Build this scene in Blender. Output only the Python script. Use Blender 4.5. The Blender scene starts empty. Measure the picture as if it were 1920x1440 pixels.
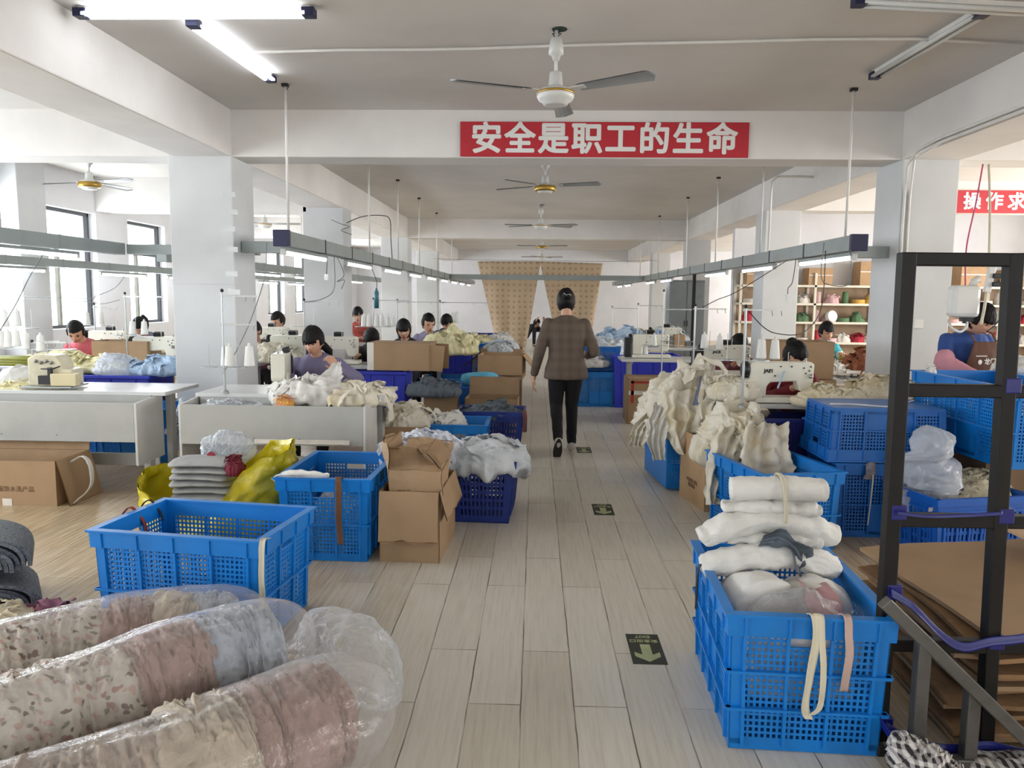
import bpy, bmesh, math, random
from mathutils import Vector, Matrix, noise, Euler
R = math.radians
SC = bpy.context.scene
COL = SC.collection
# ------------------------------------------------------------------ camera
F, CX, CY, CH = 1440.0, 960.0, 720.0, 1.53
YAW, PITCH, ROLL = R(1.70), R(6.48), 0.010
fw = Vector((-math.sin(YAW)*math.cos(PITCH), math.cos(YAW)*math.cos(PITCH), -math.sin(PITCH)))
rt = Vector((math.cos(YAW), math.sin(YAW), 0)); up = rt.cross(fw)
rt, up = (math.cos(ROLL)*rt + math.sin(ROLL)*up), (math.cos(ROLL)*up - math.sin(ROLL)*rt)
cam_d = bpy.data.cameras.new('camera'); cam = bpy.data.objects.new('camera', cam_d); COL.objects.link(cam)
cam_d.sensor_width = 36; cam_d.lens = 36*F/1920; cam_d.clip_start = .05; cam_d.clip_end = 200
cam.matrix_world = Matrix(((rt.x, up.x, -fw.x, 0), (rt.y, up.y, -fw.y, 0), (rt.z, up.z, -fw.z, CH), (0, 0, 0, 1)))
SC.camera = cam
def ray(px, py): return fw + rt*((px-CX)/F) - up*((py-CY)/F)
def atz(px, py, z=0.0):
    d = ray(px, py); t = (z-CH)/d.z; return Vector((d.x*t, d.y*t, z))
def aty(px, py, y):
    d = ray(px, py); t = y/d.y; return Vector((d.x*t, y, CH+d.z*t))
# ------------------------------------------------------------------ light
w = bpy.data.worlds.new('sky'); SC.world = w; w.use_nodes = True
bg = w.node_tree.nodes['Background']; bg.inputs[0].default_value = (.86, .93, 1, 1); bg.inputs[1].default_value = 3.2
SC.view_settings.view_transform = 'Standard'; SC.view_settings.look = 'None'
SC.view_settings.gamma = 1; SC.view_settings.use_curve_mapping = False
SC.view_settings.exposure = 0.35
def area(name, loc, rot, sx, sy, power, col):
    l = bpy.data.lights.new(name, 'AREA'); l.shape = 'RECTANGLE'; l.size = sx; l.size_y = sy
    l.energy = power; l.color = col
    o = bpy.data.objects.new(name, l); COL.objects.link(o); o.location = loc; o.rotation_euler = rot
    return o
XL, XR, Y0, Y1, ZC = -6.6, 9.5, -4.0, 28.4, 3.24
WINL = [10.25+2.15*k for k in range(-6, 8)]
WINR = [-1.5, .9, 3.3, 5.7, 8.1, 10.5, 15.6, 18.2, 20.8, 23.4, 26.0]  # unseen windows; those past the partition are added to brighten the far hall
for y in WINL:
    area('daylight', (XL-.06, y+.625, 1.85), (0, R(-90), 0), 1.6, 1.2, 50, (.90, .95, 1))
for y in WINR:
    area('daylight', (XR+.06, y+.7, 1.85), (0, R(90), 0), 1.7, 1.4, 84 if y < 7 or y > 14 else 150, (1, .97, .93))
for x in (-4.6, 0, 4.6):
    area('daylight', (x, Y0-.06, 1.9), (R(90), 0, 0), 1.8, 1.6, 34, (.95, .97, 1))
# ------------------------------------------------------------------ materials
def lin(h):
    h = h.lstrip('#'); c = [int(h[i:i+2], 16)/255 for i in (0, 2, 4)]
    return tuple((v/12.92 if v <= .04045 else ((v+.055)/1.055)**2.4) for v in c) + (1,)
MAT = {}
class NT:
    def __init__(s, name):
        s.m = bpy.data.materials.new(name); s.m.use_nodes = True; s.t = s.m.node_tree; s.N = s.t.nodes; s.L = s.t.links
        s.p = s.N['Principled BSDF']; s.out = s.N['Material Output']
    def n(s, typ, **kw):
        x = s.N.new(typ)
        for k, v in kw.items():
            if k.startswith('i_'): x.inputs[k[2:].replace('_', ' ')].default_value = v
            else: setattr(x, k, v)
        return x
    def l(s, a, b): s.L.new(a, b)
    def coord(s, scale=(1, 1, 1), out='Object'):
        c = s.n('ShaderNodeTexCoord'); m = s.n('ShaderNodeMapping'); m.inputs['Scale'].default_value = scale
        s.l(c.outputs[out], m.inputs[0]); return m.outputs[0]
    def ramp(s, fac, stops):
        r = s.n('ShaderNodeValToRGB'); e = r.color_ramp.elements
        while len(e) > len(stops): e.remove(e[-1])
        while len(e) < len(stops): e.new(1)
        for x, (p, c) in zip(e, stops): x.position = p; x.color = c
        s.l(fac, r.inputs[0]); return r.outputs[0]
    def mix(s, fac, a, b, typ='MIX'):
        x = s.n('ShaderNodeMix'); x.data_type = 'RGBA'; x.blend_type = typ
        for v, i in ((fac, 0), (a, 6), (b, 7)):
            if isinstance(v, (int, float)): x.inputs[i].default_value = v
            elif isinstance(v, tuple): x.inputs[i].default_value = v
            else: s.l(v, x.inputs[i])
        return x.outputs[2]
    def noise(s, vec, scale, detail=4, rough=.55):
        x = s.n('ShaderNodeTexNoise'); x.inputs['Scale'].default_value = scale; x.inputs['Detail'].default_value = detail
        x.inputs['Roughness'].default_value = rough; s.l(vec, x.inputs['Vector']); return x.outputs[0]
    def bump(s, h, strength=.3, dist=.01):
        b = s.n('ShaderNodeBump'); b.inputs['Strength'].default_value = strength; b.inputs['Distance'].default_value = dist
        s.l(h, b.inputs['Height']); s.l(b.outputs[0], s.p.inputs['Normal'])
def mat(name, col, rough=.6, metal=0, var=.12, scale=6, bump=0, bscale=40, spec=.5, stretch=(1, 1, 1), sheen=0, col2=None):
    if name in MAT: return MAT[name]
    t = NT(name); c = lin(col); v = t.coord(stretch); nz = t.noise(v, scale)
    dark = lin(col2) if col2 else tuple(x*(1-var*2) for x in c[:3])+(1,)
    light = tuple(min(1, x*(1+var*.8)) for x in c[:3])+(1,)
    t.l(t.ramp(nz, [(.3, dark), (.5, c), (.72, light)]), t.p.inputs['Base Color'])
    t.p.inputs['Roughness'].default_value = rough; t.p.inputs['Metallic'].default_value = metal
    t.p.inputs['Specular IOR Level'].default_value = spec
    if sheen: t.p.inputs['Sheen Weight'].default_value = sheen
    if bump: t.bump(t.noise(v, bscale), bump, .01)
    MAT[name] = t.m; return t.m
def emit(name, col, strength):
    t = NT(name); t.p.inputs['Base Color'].default_value = lin(col)
    t.p.inputs['Emission Color'].default_value = lin(col); t.p.inputs['Emission Strength'].default_value = strength
    MAT[name] = t.m; return t.m
def film(name, col, opacity=.25, gloss=.35, rough=.12, bscale=14, bump=.6, edge=.55):
    """thin clear polythene: mostly see-through, milky, with shiny creases"""
    t = NT(name); N = t.n
    tr = N('ShaderNodeBsdfTransparent'); df = N('ShaderNodeBsdfDiffuse'); df.inputs[0].default_value = lin(col)
    tl = N('ShaderNodeBsdfTranslucent'); tl.inputs[0].default_value = lin(col)
    gl = N('ShaderNodeBsdfGlossy'); gl.inputs['Roughness'].default_value = rough; gl.inputs[0].default_value = (1, 1, 1, 1)
    v = t.coord(); nz = t.noise(v, bscale, 5, .6); bp = N('ShaderNodeBump'); bp.inputs['Strength'].default_value = bump
    bp.inputs['Distance'].default_value = .02; t.l(nz, bp.inputs['Height'])
    for s_ in (df, gl, tl): t.l(bp.outputs[0], s_.inputs['Normal'])
    d2 = N('ShaderNodeMixShader'); d2.inputs[0].default_value = .4; t.l(df.outputs[0], d2.inputs[1]); t.l(tl.outputs[0], d2.inputs[2])
    m1 = N('ShaderNodeMixShader'); t.l(tr.outputs[0], m1.inputs[1]); t.l(d2.outputs[0], m1.inputs[2])
    lw = N('ShaderNodeLayerWeight'); lw.inputs['Blend'].default_value = .35; t.l(bp.outputs[0], lw.inputs['Normal'])
    mp = N('ShaderNodeMapRange'); mp.inputs[3].default_value = opacity; mp.inputs[4].default_value = min(.95, opacity+edge)
    t.l(lw.outputs['Facing'], mp.inputs[0]); t.l(mp.outputs[0], m1.inputs[0])
    m2 = N('ShaderNodeMixShader'); fr = N('ShaderNodeMath'); fr.operation = 'POWER'; fr.inputs[1].default_value = 3; t.l(lw.outputs['Facing'], fr.inputs[0])
    mu = N('ShaderNodeMath'); mu.operation = 'MULTIPLY_ADD'; mu.inputs[1].default_value = gloss*1.1; mu.inputs[2].default_value = .035; mu.use_clamp = True
    t.l(fr.outputs[0], mu.inputs[0]); t.l(mu.outputs[0], m2.inputs[0])
    t.l(m1.outputs[0], m2.inputs[1]); t.l(gl.outputs[0], m2.inputs[2]); t.l(m2.outputs[0], t.out.inputs[0])
    MAT[name] = t.m; return t.m
# ------------------------------------------------------------------ mesh builder
class MB:
    def __init__(s): s.v = []; s.f = []; s.mi = []
    def add(s, vs, fs, mi=0, M=None):
        b = len(s.v)
        s.v += [tuple(M @ Vector(v)) if M is not None else tuple(v) for v in vs]
        s.f += [tuple(i+b for i in f) for f in fs]; s.mi += [mi]*len(fs); return s
    def box(s, c, d, mi=0, M=None, rz=0, rx=0, ry=0):
        x, y, z = d[0]/2, d[1]/2, d[2]/2
        T = Matrix.Translation(c) @ Euler((rx, ry, rz)).to_matrix().to_4x4()
        if M is not None: T = M @ T
        return s.add([(i*x, j*y, k*z) for k in (-1, 1) for j in (-1, 1) for i in (-1, 1)],
            [(0, 2, 3, 1), (4, 5, 7, 6), (0, 1, 5, 4), (2, 6, 7, 3), (0, 4, 6, 2), (1, 3, 7, 5)], mi, T)
    def bb(s, lo, hi, mi=0, M=None):
        return s.box([(a+b)/2 for a, b in zip(lo, hi)], [b-a for a, b in zip(lo, hi)], mi, M)
    def quad(s, a, b, c, d, mi=0): return s.add([a, b, c, d], [(0, 1, 2, 3)], mi)
    def bar(s, a, b, wx, wz, mi=0, upv=(0, 0, 1)):
        a, b = Vector(a), Vector(b); d = (b-a); L = d.length; d.normalize(); u = Vector(upv)
        if abs(d.dot(u)) > .98: u = Vector((0, 1, 0))
        r = d.cross(u).normalized(); u = r.cross(d)
        M = Matrix(((r.x, d.x, u.x, 0), (r.y, d.y, u.y, 0), (r.z, d.z, u.z, 0), (0, 0, 0, 1))); M.translation = (a+b)/2
        return s.box((0, 0, 0), (wx, L, wz), mi, M)
    def tube(s, pts, rad, n=8, mi=0, cap=True, flat=1.0, closed=False, twist=0):
        pts = [Vector(p) for p in pts]; k = len(pts)
        rads = rad if isinstance(rad, (list, tuple)) else [rad]*k
        b = len(s.v); pu = None
        for i, p in enumerate(pts):
            d = (pts[min(i+1, k-1)]-pts[max(i-1, 0)])
            if d.length < 1e-9: d = Vector((0, 0, 1))
            d.normalize()
            if pu is None:
                pu = Vector((0, 0, 1)) if abs(d.z) < .9 else Vector((0, 1, 0))
            r = d.cross(pu).normalized(); pu = r.cross(d).normalized()
            for j in range(n):
                a = 2*math.pi*j/n + twist*i
                s.v.append(tuple(p + r*(math.cos(a)*rads[i]) + pu*(math.sin(a)*rads[i]*flat)))
        for i in range(k-1):
            for j in range(n):
                s.f.append((b+i*n+j, b+i*n+(j+1) % n, b+(i+1)*n+(j+1) % n, b+(i+1)*n+j)); s.mi.append(mi)
        if cap:
            s.f.append(tuple(b+j for j in range(n))[::-1]); s.mi.append(mi)
            s.f.append(tuple(b+(k-1)*n+j for j in range(n))); s.mi.append(mi)
        return s
    def lathe(s, prof, n=16, mi=0, M=None, c=(0, 0, 0)):
        vs = []; fs = []; k = len(prof)
        for r, z in prof:
            for j in range(n):
                a = 2*math.pi*j/n; vs.append((c[0]+r*math.cos(a), c[1]+r*math.sin(a), c[2]+z))
        for i in range(k-1):
            for j in range(n): fs.append((i*n+j, i*n+(j+1) % n, (i+1)*n+(j+1) % n, (i+1)*n+j))
        fs.append(tuple(range(n))[::-1]); fs.append(tuple((k-1)*n+j for j in range(n)))
        return s.add(vs, fs, mi, M)
    def ell(s, c, r, n=16, m=10, mi=0, M=None):
        vs = []; fs = []
        T = Matrix.Translation(c)
        if M is not None: T = M @ T
        for i in range(m+1):
            th = math.pi*i/m
            for j in range(n):
                a = 2*math.pi*j/n
                vs.append((r[0]*math.sin(th)*math.cos(a), r[1]*math.sin(th)*math.sin(a), r[2]*math.cos(th)))
        for i in range(m):
            for j in range(n): fs.append((i*n+j, (i+1)*n+j, (i+1)*n+(j+1) % n, i*n+(j+1) % n))
        return s.add(vs, fs, mi, T)
    def grid(s, fn, nu, nv, mi=0):
        b = len(s.v)
        for i in range(nu+1):
            for j in range(nv+1): s.v.append(tuple(fn(i/nu, j/nv)))
        for i in range(nu):
            for j in range(nv):
                s.f.append((b+i*(nv+1)+j, b+(i+1)*(nv+1)+j, b+(i+1)*(nv+1)+j+1, b+i*(nv+1)+j+1)); s.mi.append(mi)
        return s
    def map(s, fn, start=0): s.v[start:] = [tuple(fn(Vector(v))) for v in s.v[start:]]; return s
    def mesh(s, name, mats, smooth=False):
        me = bpy.data.meshes.new(name); me.from_pydata(s.v, [], s.f)
        for m in (mats if isinstance(mats, (list, tuple)) else [mats]): me.materials.append(m)
        me.polygons.foreach_set('material_index', s.mi)
        if smooth: me.polygons.foreach_set('use_smooth', [True]*len(s.f))
        me.update(); bm = bmesh.new(); bm.from_mesh(me)
        bmesh.ops.remove_doubles(bm, verts=bm.verts, dist=1e-6) if smooth else None
        bmesh.ops.recalc_face_normals(bm, faces=bm.faces); bm.to_mesh(me); bm.free(); return me
def obj(name, mb, mats, parent=None, smooth=False, bevel=0, loc=None, rz=0, solid=0, sub=0, auto=False):
    me = mb.mesh(name, mats, smooth) if isinstance(mb, MB) else mb
    if not isinstance(mb, MB) and mats is not None and not me.materials:
        for m in (mats if isinstance(mats, (list, tuple)) else [mats]): me.materials.append(m)
    o = bpy.data.objects.new(name, me); COL.objects.link(o)
    if parent is not None: o.parent = parent
    if loc is not None: o.location = loc
    if rz: o.rotation_euler = (0, 0, rz)
    if solid: m = o.modifiers.new('solid', 'SOLIDIFY'); m.thickness = solid; m.offset = 0
    if bevel:
        m = o.modifiers.new('bevel', 'BEVEL'); m.width = bevel; m.segments = 2; m.limit_method = 'ANGLE'
    if sub: m = o.modifiers.new('sub', 'SUBSURF'); m.levels = sub; m.render_levels = sub
    return o
def tag(o, label=None, cat=None, group=None, kind=None):
    if label: o['label'] = label
    if cat: o['category'] = cat
    if group: o['group'] = group
    if kind: o['kind'] = kind
    return o
def thing(name, label, cat, loc=(0, 0, 0), rz=0, group=None):
    o = bpy.data.objects.new(name, None); COL.objects.link(o); o.empty_display_size = .1
    o.location = loc; o.rotation_euler = (0, 0, rz); return tag(o, label, cat, group)
def dup(root, loc, rz=0, label=None, group=None):
    r = root.copy(); COL.objects.link(r); r.location = loc; r.rotation_euler = (0, 0, rz)
    if label: r['label'] = label
    if group: r['group'] = group
    for ch in list(root.children):
        c = ch.copy(); COL.objects.link(c); c.parent = r
        for g in ch.children:
            d = g.copy(); COL.objects.link(d); d.parent = c
    return r
def struct(name, mb, m, bevel=0, parent=None, smooth=False):
    o = obj(name, mb, m, parent, bevel=bevel, smooth=smooth)
    if parent is None: o['kind'] = 'structure'
    return o
def text_mb(body, size, bold=0.0, extrude=.0006, align='CENTER', spacing=1.0):
    cu = bpy.data.curves.new('lettering', 'FONT'); cu.body = body; cu.size = size; cu.offset = bold; cu.extrude = extrude
    cu.align_x = align; cu.align_y = 'CENTER'; cu.space_character = spacing
    o = bpy.data.objects.new('lettering', cu); COL.objects.link(o)
    dg = bpy.context.evaluated_depsgraph_get(); me = bpy.data.meshes.new_from_object(o.evaluated_get(dg))
    mb = MB(); mb.add([v.co[:] for v in me.vertices], [tuple(p.vertices) for p in me.polygons])
    bpy.data.objects.remove(o); bpy.data.curves.remove(cu); bpy.data.meshes.remove(me); return mb
def xf(mb, loc=(0, 0, 0), rot=(0, 0, 0)):
    M = Matrix.Translation(loc) @ Euler(rot).to_matrix().to_4x4(); return mb.map(lambda v: M @ v)
def nv(x, y, z): return noise.noise(Vector((x, y, z)))
# ------------------------------------------------------------------ the room
def plaster(name, col, scale=1.2, var=.05):
    t = NT(name); v = t.coord(); c = lin(col)
    a = t.noise(v, scale, 5, .6); d = tuple(x*(1-var*2) for x in c[:3])+(1,); l = tuple(min(1, x*(1+var)) for x in c[:3])+(1,)
    base = t.ramp(a, [(.3, d), (.55, c), (.75, l)])
    sp = t.noise(v, 9, 6, .7); spots = t.ramp(sp, [(.70, (0, 0, 0, 1)), (.78, (1, 1, 1, 1))])
    t.l(t.mix(spots, base, tuple(x*.86 for x in c[:3])+(1,)), t.p.inputs['Base Color'])
    t.p.inputs['Roughness'].default_value = .85; t.bump(t.noise(v, 5, 8, .6), .15, .01); MAT[name] = t.m; return t.m
white = plaster('white plaster', '#dcd9d5'); ceil_m = plaster('ceiling plaster', '#d2cfca', .7); wall_m = plaster('wall plaster', '#d9d9dc', .8)
# floor: pale worn aisle of wood-look tiles, browner where nobody walks
t = NT('wood look floor tiles'); v = t.coord()
br = t.n('ShaderNodeTexBrick'); br.offset = .37; br.offset_frequency = 2; br.squash = 1
br.inputs['Scale'].default_value = 1; br.inputs['Brick Width'].default_value = 1.2; br.inputs['Row Height'].default_value = .2
br.inputs['Mortar Size'].default_value = .0028; br.inputs['Mortar Smooth'].default_value = .1; br.inputs['Bias'].default_value = 0
rot = t.n('ShaderNodeMapping'); rot.inputs['Rotation'].default_value = (0, 0, R(90)); rot.inputs['Location'].default_value = (.35, .03, 0)
wob = t.noise(v, 3.5, 4); wv = t.n('ShaderNodeVectorMath'); wv.operation = 'SCALE'; wv.inputs['Scale'].default_value = .012
cb = t.n('ShaderNodeCombineXYZ'); t.l(wob, cb.inputs[0]); t.l(wob, cb.inputs[1]); t.l(cb.outputs[0], wv.inputs[0])
ad = t.n('ShaderNodeVectorMath'); t.l(v, ad.inputs[0]); t.l(wv.outputs[0], ad.inputs[1]); t.l(ad.outputs[0], rot.inputs[0]); t.l(rot.outputs[0], br.inputs['Vector'])
br.inputs['Color1'].default_value = (.35, .35, .35, 1); br.inputs['Color2'].default_value = (.65, .65, .65, 1); br.inputs['Mortar'].default_value = (.5, .5, .5, 1)
mp = t.n('ShaderNodeMapping'); mp.inputs['Scale'].default_value = (26, 1.1, 1); t.l(v, mp.inputs[0])
grain = t.noise(mp.outputs[0], 2.4, 6, .65)
wood = t.ramp(grain, [(.25, lin('#8a7156')), (.45, lin('#a8916f')), (.6, lin('#bfae92')), (.78, lin('#d6ccb8'))])
worn = t.ramp(grain, [(.25, lin('#bdb6a6')), (.5, lin('#cdc7b8')), (.8, lin('#d6d1c5'))])
sx = t.n('ShaderNodeSeparateXYZ'); t.l(v, sx.inputs[0])
ab = t.n('ShaderNodeMath'); ab.operation = 'SUBTRACT'; ab.inputs[1].default_value = .22; t.l(sx.outputs[0], ab.inputs[0])
a2 = t.n('ShaderNodeMath'); a2.operation = 'ABSOLUTE'; t.l(ab.outputs[0], a2.inputs[0])
n2 = t.noise(v, 1.1, 5, .6); a3 = t.n('ShaderNodeMath'); a3.operation = 'MULTIPLY_ADD'; a3.inputs[1].default_value = 1.0; t.l(n2, a3.inputs[0]); t.l(a2.outputs[0], a3.inputs[2])
wearf = t.ramp(a3.outputs[0], [(.0, (1, 1, 1, 1)), (.92, (1, 1, 1, 1)), (1.0, (1, 1, 1, 1))])
mr = t.n('ShaderNodeMapRange'); mr.inputs[1].default_value = 1.35; mr.inputs[2].default_value = 1.9; mr.inputs[3].default_value = 1; mr.inputs[4].default_value = 0; t.l(a3.outputs[0], mr.inputs[0])
wear = mr.outputs[0]
base = t.mix(wear, wood, worn); base = t.mix(.35, base, br.outputs[0], 'OVERLAY')
grout = t.mix(wear, lin('#cfc3ab'), lin('#5f5a50')); gf = t.n('ShaderNodeMath'); gf.operation = 'MULTIPLY'
t.l(br.outputs['Fac'], gf.inputs[0]); gn = t.ramp(t.noise(v, 2.3, 3), [(.35, (.25, .25, .25, 1)), (.6, (1, 1, 1, 1))]); t.l(gn, gf.inputs[1])
base = t.mix(gf.outputs[0], base, grout)
sp = t.ramp(t.noise(v, 11, 4, .6), [(.745, (0, 0, 0, 1)), (.765, (1, 1, 1, 1))]); base = t.mix(sp, base, lin('#8d877a'))
t.l(base, t.p.inputs['Base Color']); t.p.inputs['Specular IOR Level'].default_value = .5
rr = t.ramp(t.noise(v, 1.7, 4), [(.3, (.28, .28, .28, 1)), (.7, (.44, .44, .44, 1))]); t.l(rr, t.p.inputs['Roughness'])
t.bump(br.outputs['Fac'], -.25, .004); floor_m = t.m
struct('floor', MB().bb((XL-.3, Y0-.3, -.12), (XR+.3, Y1+.3, 0)), floor_m)
struct('ceiling', MB().bb((XL-.3, Y0-.3, ZC), (XR+.3, Y1+.3, ZC+.15)), ceil_m)
def holed_wall(name, x0, x1, ys, wdt, z0, z1):
    mb = MB(); mb.bb((x0, Y0-.3, 0), (x1, Y1+.3, z0)); mb.bb((x0, Y0-.3, z1), (x1, Y1+.3, ZC)); p = Y0-.3
    for y in ys: mb.bb((x0, p, z0), (x1, y, z1)); p = y+wdt
    mb.bb((x0, p, z0), (x1, Y1+.3, z1)); return struct(name, mb, wall_m)
holed_wall('wall_left', XL-.28, XL, WINL, 1.25, 1.02, 2.7)
holed_wall('wall_right', XR, XR+.28, WINR, 1.4, 1.0, 2.75)
mb = MB(); mb.bb((XL, Y0-.28, 0), (XR, Y0, 1.0)).bb((XL, Y0-.28, 2.8), (XR, Y0, ZC))
p = XL
for x in (-4.6, 0, 4.6): mb.bb((p, Y0-.28, 1.0), (x-.85, Y0, 2.8)); p = x+.85
mb.bb((p, Y0-.28, 1.0), (XR, Y0, 2.8)); struct('wall_rear', mb, wall_m)
struct('wall_far', MB().bb((XL, Y1, 0), (XR, Y1+.3, ZC)), wall_m)
struct('wall_partition', MB().bb((3.62, 14.35, 0), (XR, 14.5, ZC)), wall_m)
alu = mat('window aluminium', '#8d8c80', .45, .3, .06); dark_al = mat('dark window profile', '#4a4b4c', .5, .2, .05)
t = NT('window glass'); tr = t.n('ShaderNodeBsdfTransparent'); gl = t.n('ShaderNodeBsdfGlossy'); gl.inputs['Roughness'].default_value = .02
mx = t.n('ShaderNodeMixShader'); mx.inputs[0].default_value = .06; t.l(tr.outputs[0], mx.inputs[1]); t.l(gl.outputs[0], mx.inputs[2]); t.l(mx.outputs[0], t.out.inputs[0]); glass_m = t.m
def window(i, x, y, wd, z0, z1, s):
    mb = MB(); h = z1-z0; b = .045
    X = x+s*.14
    mb.bb((X-.03, y, z0), (X+.03, y+b, z1)).bb((X-.03, y+wd-b, z0), (X+.03, y+wd, z1))
    mb.bb((X-.03, y, z0), (X+.03, y+wd, z0+b)).bb((X-.03, y, z1-b), (X+.03, y+wd, z1)).bb((X-.028, y, z0+h*.68), (X+.028, y+wd, z0+h*.68+b))
    o = struct('window_%d' % i, mb, dark_al, bevel=.004)
    obj('window_frame', MB().bb((X-.025, y+wd*.36, z0+b), (X+.025, y+wd*.36+.05, z0+h*.68)).bb((X-.04, y+wd*.36+.01, z0+h*.3), (X-.025, y+wd*.36+.03, z0+h*.38)), alu, o, bevel=.003)
    obj('window_pane', MB().bb((X-.004, y+b, z0+b), (X+.004, y+wd-b, z1-b)), glass_m, o)
    obj('window_sill', MB().bb((x-(.05 if s > 0 else .23), y-.03, z0-.03), (x+(.23 if s > 0 else .05), y+wd+.03, z0+.004)), white, o, bevel=.004)
k = 1
for y in WINL: window(k, XL-.28, y, 1.25, 1.02, 2.7, 1); k += 1
for y in WINR: window(k, XR+.28, y, 1.4, 1.0, 2.75, -1); k += 1
for x in (-4.6, 0, 4.6):
    mb = MB()
    for a in (-.85, -.03, .79): mb.bb((x+a, Y0-.17, 1), (x+a+.06, Y0-.11, 2.8))
    mb.bb((x-.85, Y0-.17, 1), (x+.85, Y0-.11, 1.06)).bb((x-.85, Y0-.17, 2.74), (x+.85, Y0-.11, 2.8))
    o = struct('window_%d' % k, mb, dark_al); k += 1
    obj('window_pane', MB().bb((x-.8, Y0-.145, 1.04), (x+.8, Y0-.137, 2.76)), glass_m, o)
# beams and pillars
ZB = 2.81
def beam(i, lo, hi): return struct('trim_%d' % i, MB().bb(lo, hi), white, bevel=.012)
beam(1, (-3.42, Y0, ZB), (-2.87, Y1, ZC+.01)); beam(2, (3.33, Y0, ZB), (3.87, Y1, ZC+.01))
beam(3, (-2.88, 7.32, ZB), (3.34, 7.72, ZC+.01)); beam(4, (-2.88, 17.3, ZB), (3.34, 17.7, ZC+.01))
beam(5, (XL-.01, 7.32, ZB), (-3.41, 7.72, ZC+.01)); beam(6, (XL-.01, 11.5, 2.74), (-3.41, 11.9, ZC+.01)); beam(7, (XL-.01, 17.3, ZB), (-3.41, 17.7, ZC+.01))
beam(8, (3.86, 7.32, ZB), (XR+.01, 7.72, ZC+.01)); beam(9, (3.86, 11.45, ZB), (XR+.01, 11.85, ZC+.01))
pil_m = plaster('pillar paint', '#cacccc', .9)
for j, (y, d) in enumerate(((7.3, .55), (11.5, .5), (17.3, .5), (22.4, .5))):
    struct('pillar', MB().bb((-3.475, y, 0), (-2.868, y+d, ZB+.02)), pil_m, bevel=.01)
    struct('pillar', MB().bb((3.335, y, 0), (3.85, y+d, ZB+.02)), pil_m, bevel=.01)
for y in (-2.2, 2.5):
    struct('pillar', MB().bb((-3.475, y, 0), (-2.868, y+.55, ZB+.02)), pil_m, bevel=.01) if y < 0 else None
struct('pillar', MB().bb((XL-.01, 9.35, 0), (XL+.28, 9.9, ZC)), pil_m, bevel=.01)
struct('pillar', MB().bb((XL-.01, 7.2, 0), (XL+.28, 7.8, ZC)), pil_m, bevel=.01)
grey_seam = mat('board seam', '#b9bbb9', .7)
# sheet of protective board taped round the first left pillar
tape_m = mat('clear tape', '#c9cccb', .2, 0, .05)
pl1 = [o for o in COL.objects if o.name == 'pillar'][0]
for z, dx in ((2.46, 0), (2.30, .02), (2.14, -.01), (1.95, .01), (1.72, 0), (1.55, .02)):
    obj('clear_tape', MB().box((-2.90+dx, 7.2985, z), (.12, .002, .05), ry=dx*3), tape_m, pl1)
obj('board_seam', MB().box((-3.17, 7.2985, 1.62), (.58, .002, .006)), grey_seam, pl1)
# ------------------------------------------------------------------ materials of things
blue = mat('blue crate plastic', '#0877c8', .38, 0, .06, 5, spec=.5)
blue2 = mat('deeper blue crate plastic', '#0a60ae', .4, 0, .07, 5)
navy = mat('navy basket plastic', '#17307e', .42, 0, .07, 5)
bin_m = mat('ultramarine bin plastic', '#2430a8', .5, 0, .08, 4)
kraft = mat('kraft cardboard', '#a08464', .8, 0, .07, 4, .1, 60); kraft_d = mat('cardboard cut edge', '#8a6a49', .85, 0, .1, 30)
kraft2 = mat('pale kraft cardboard', '#b2926e', .8, 0, .07, 4, .1, 60)
print_m = mat('brown carton print', '#6a4a33', .8); red_m = mat('red carton print', '#b03a2c', .7); tape_w = mat('white packing tape', '#d8d2c8', .4)
grey_p = mat('grey laminate', '#a9a9a4', .5, 0, .05, 3); grey_top = mat('pale laminate table top', '#cfd0cd', .2, 0, .04, 3); edge_w = mat('pale laminate edging', '#c6c5c0', .45, 0, .04)
dark_m = mat('black plastic', '#17181a', .45, 0, .1); black_w = mat('black cable', '#141416', .5); grey_w = mat('grey cable', '#6d6f70', .5); white_w = mat('white cable', '#d9d7d2', .5)
trough_m = mat('grey cable trunking', '#8e9694', .45, .1, .05, 3); cap_m = mat('dark blue end cap', '#0a0f3c', .45, 0, .1)
rod_m = mat('white painted conduit', '#d6d4cf', .5, 0, .05)
mach = mat('cream machine enamel', '#dcdacb', .3, 0, .04, 4); mach_y = mat('beige machine enamel', '#cfc39b', .35, 0, .05); steel = mat('brushed steel', '#9c9c98', .3, .8, .06, 10); steel_w = mat('galvanised steel', '#a7abab', .4, .6, .08, 8)
cone_m = mat('white sewing thread', '#e6e6e2', .8, 0, .03, 30, .3, 160, stretch=(1, 1, 6)); cone_b = mat('pale blue sewing thread', '#8fa9cf', .8, 0, .05, 30)
tube_m = emit('lit fluorescent tube', '#f1f6ff', 10.0); tube_off = mat('unlit fluorescent tube', '#c9cbc8', .25, 0, .03)
fan_w = mat('white fan enamel', '#cfd0cd', .35, 0, .04); fan_g = mat('gold fan trim', '#a8873b', .3, .6, .08); fan_b = mat('grey fan blade', '#a4a7a8', .35, .3, .06)
banner_m = mat('red banner', '#b01c2a', .55, 0, .04); letter_m = mat('white lettering', '#dcdcd8', .6, 0, .02)
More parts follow.
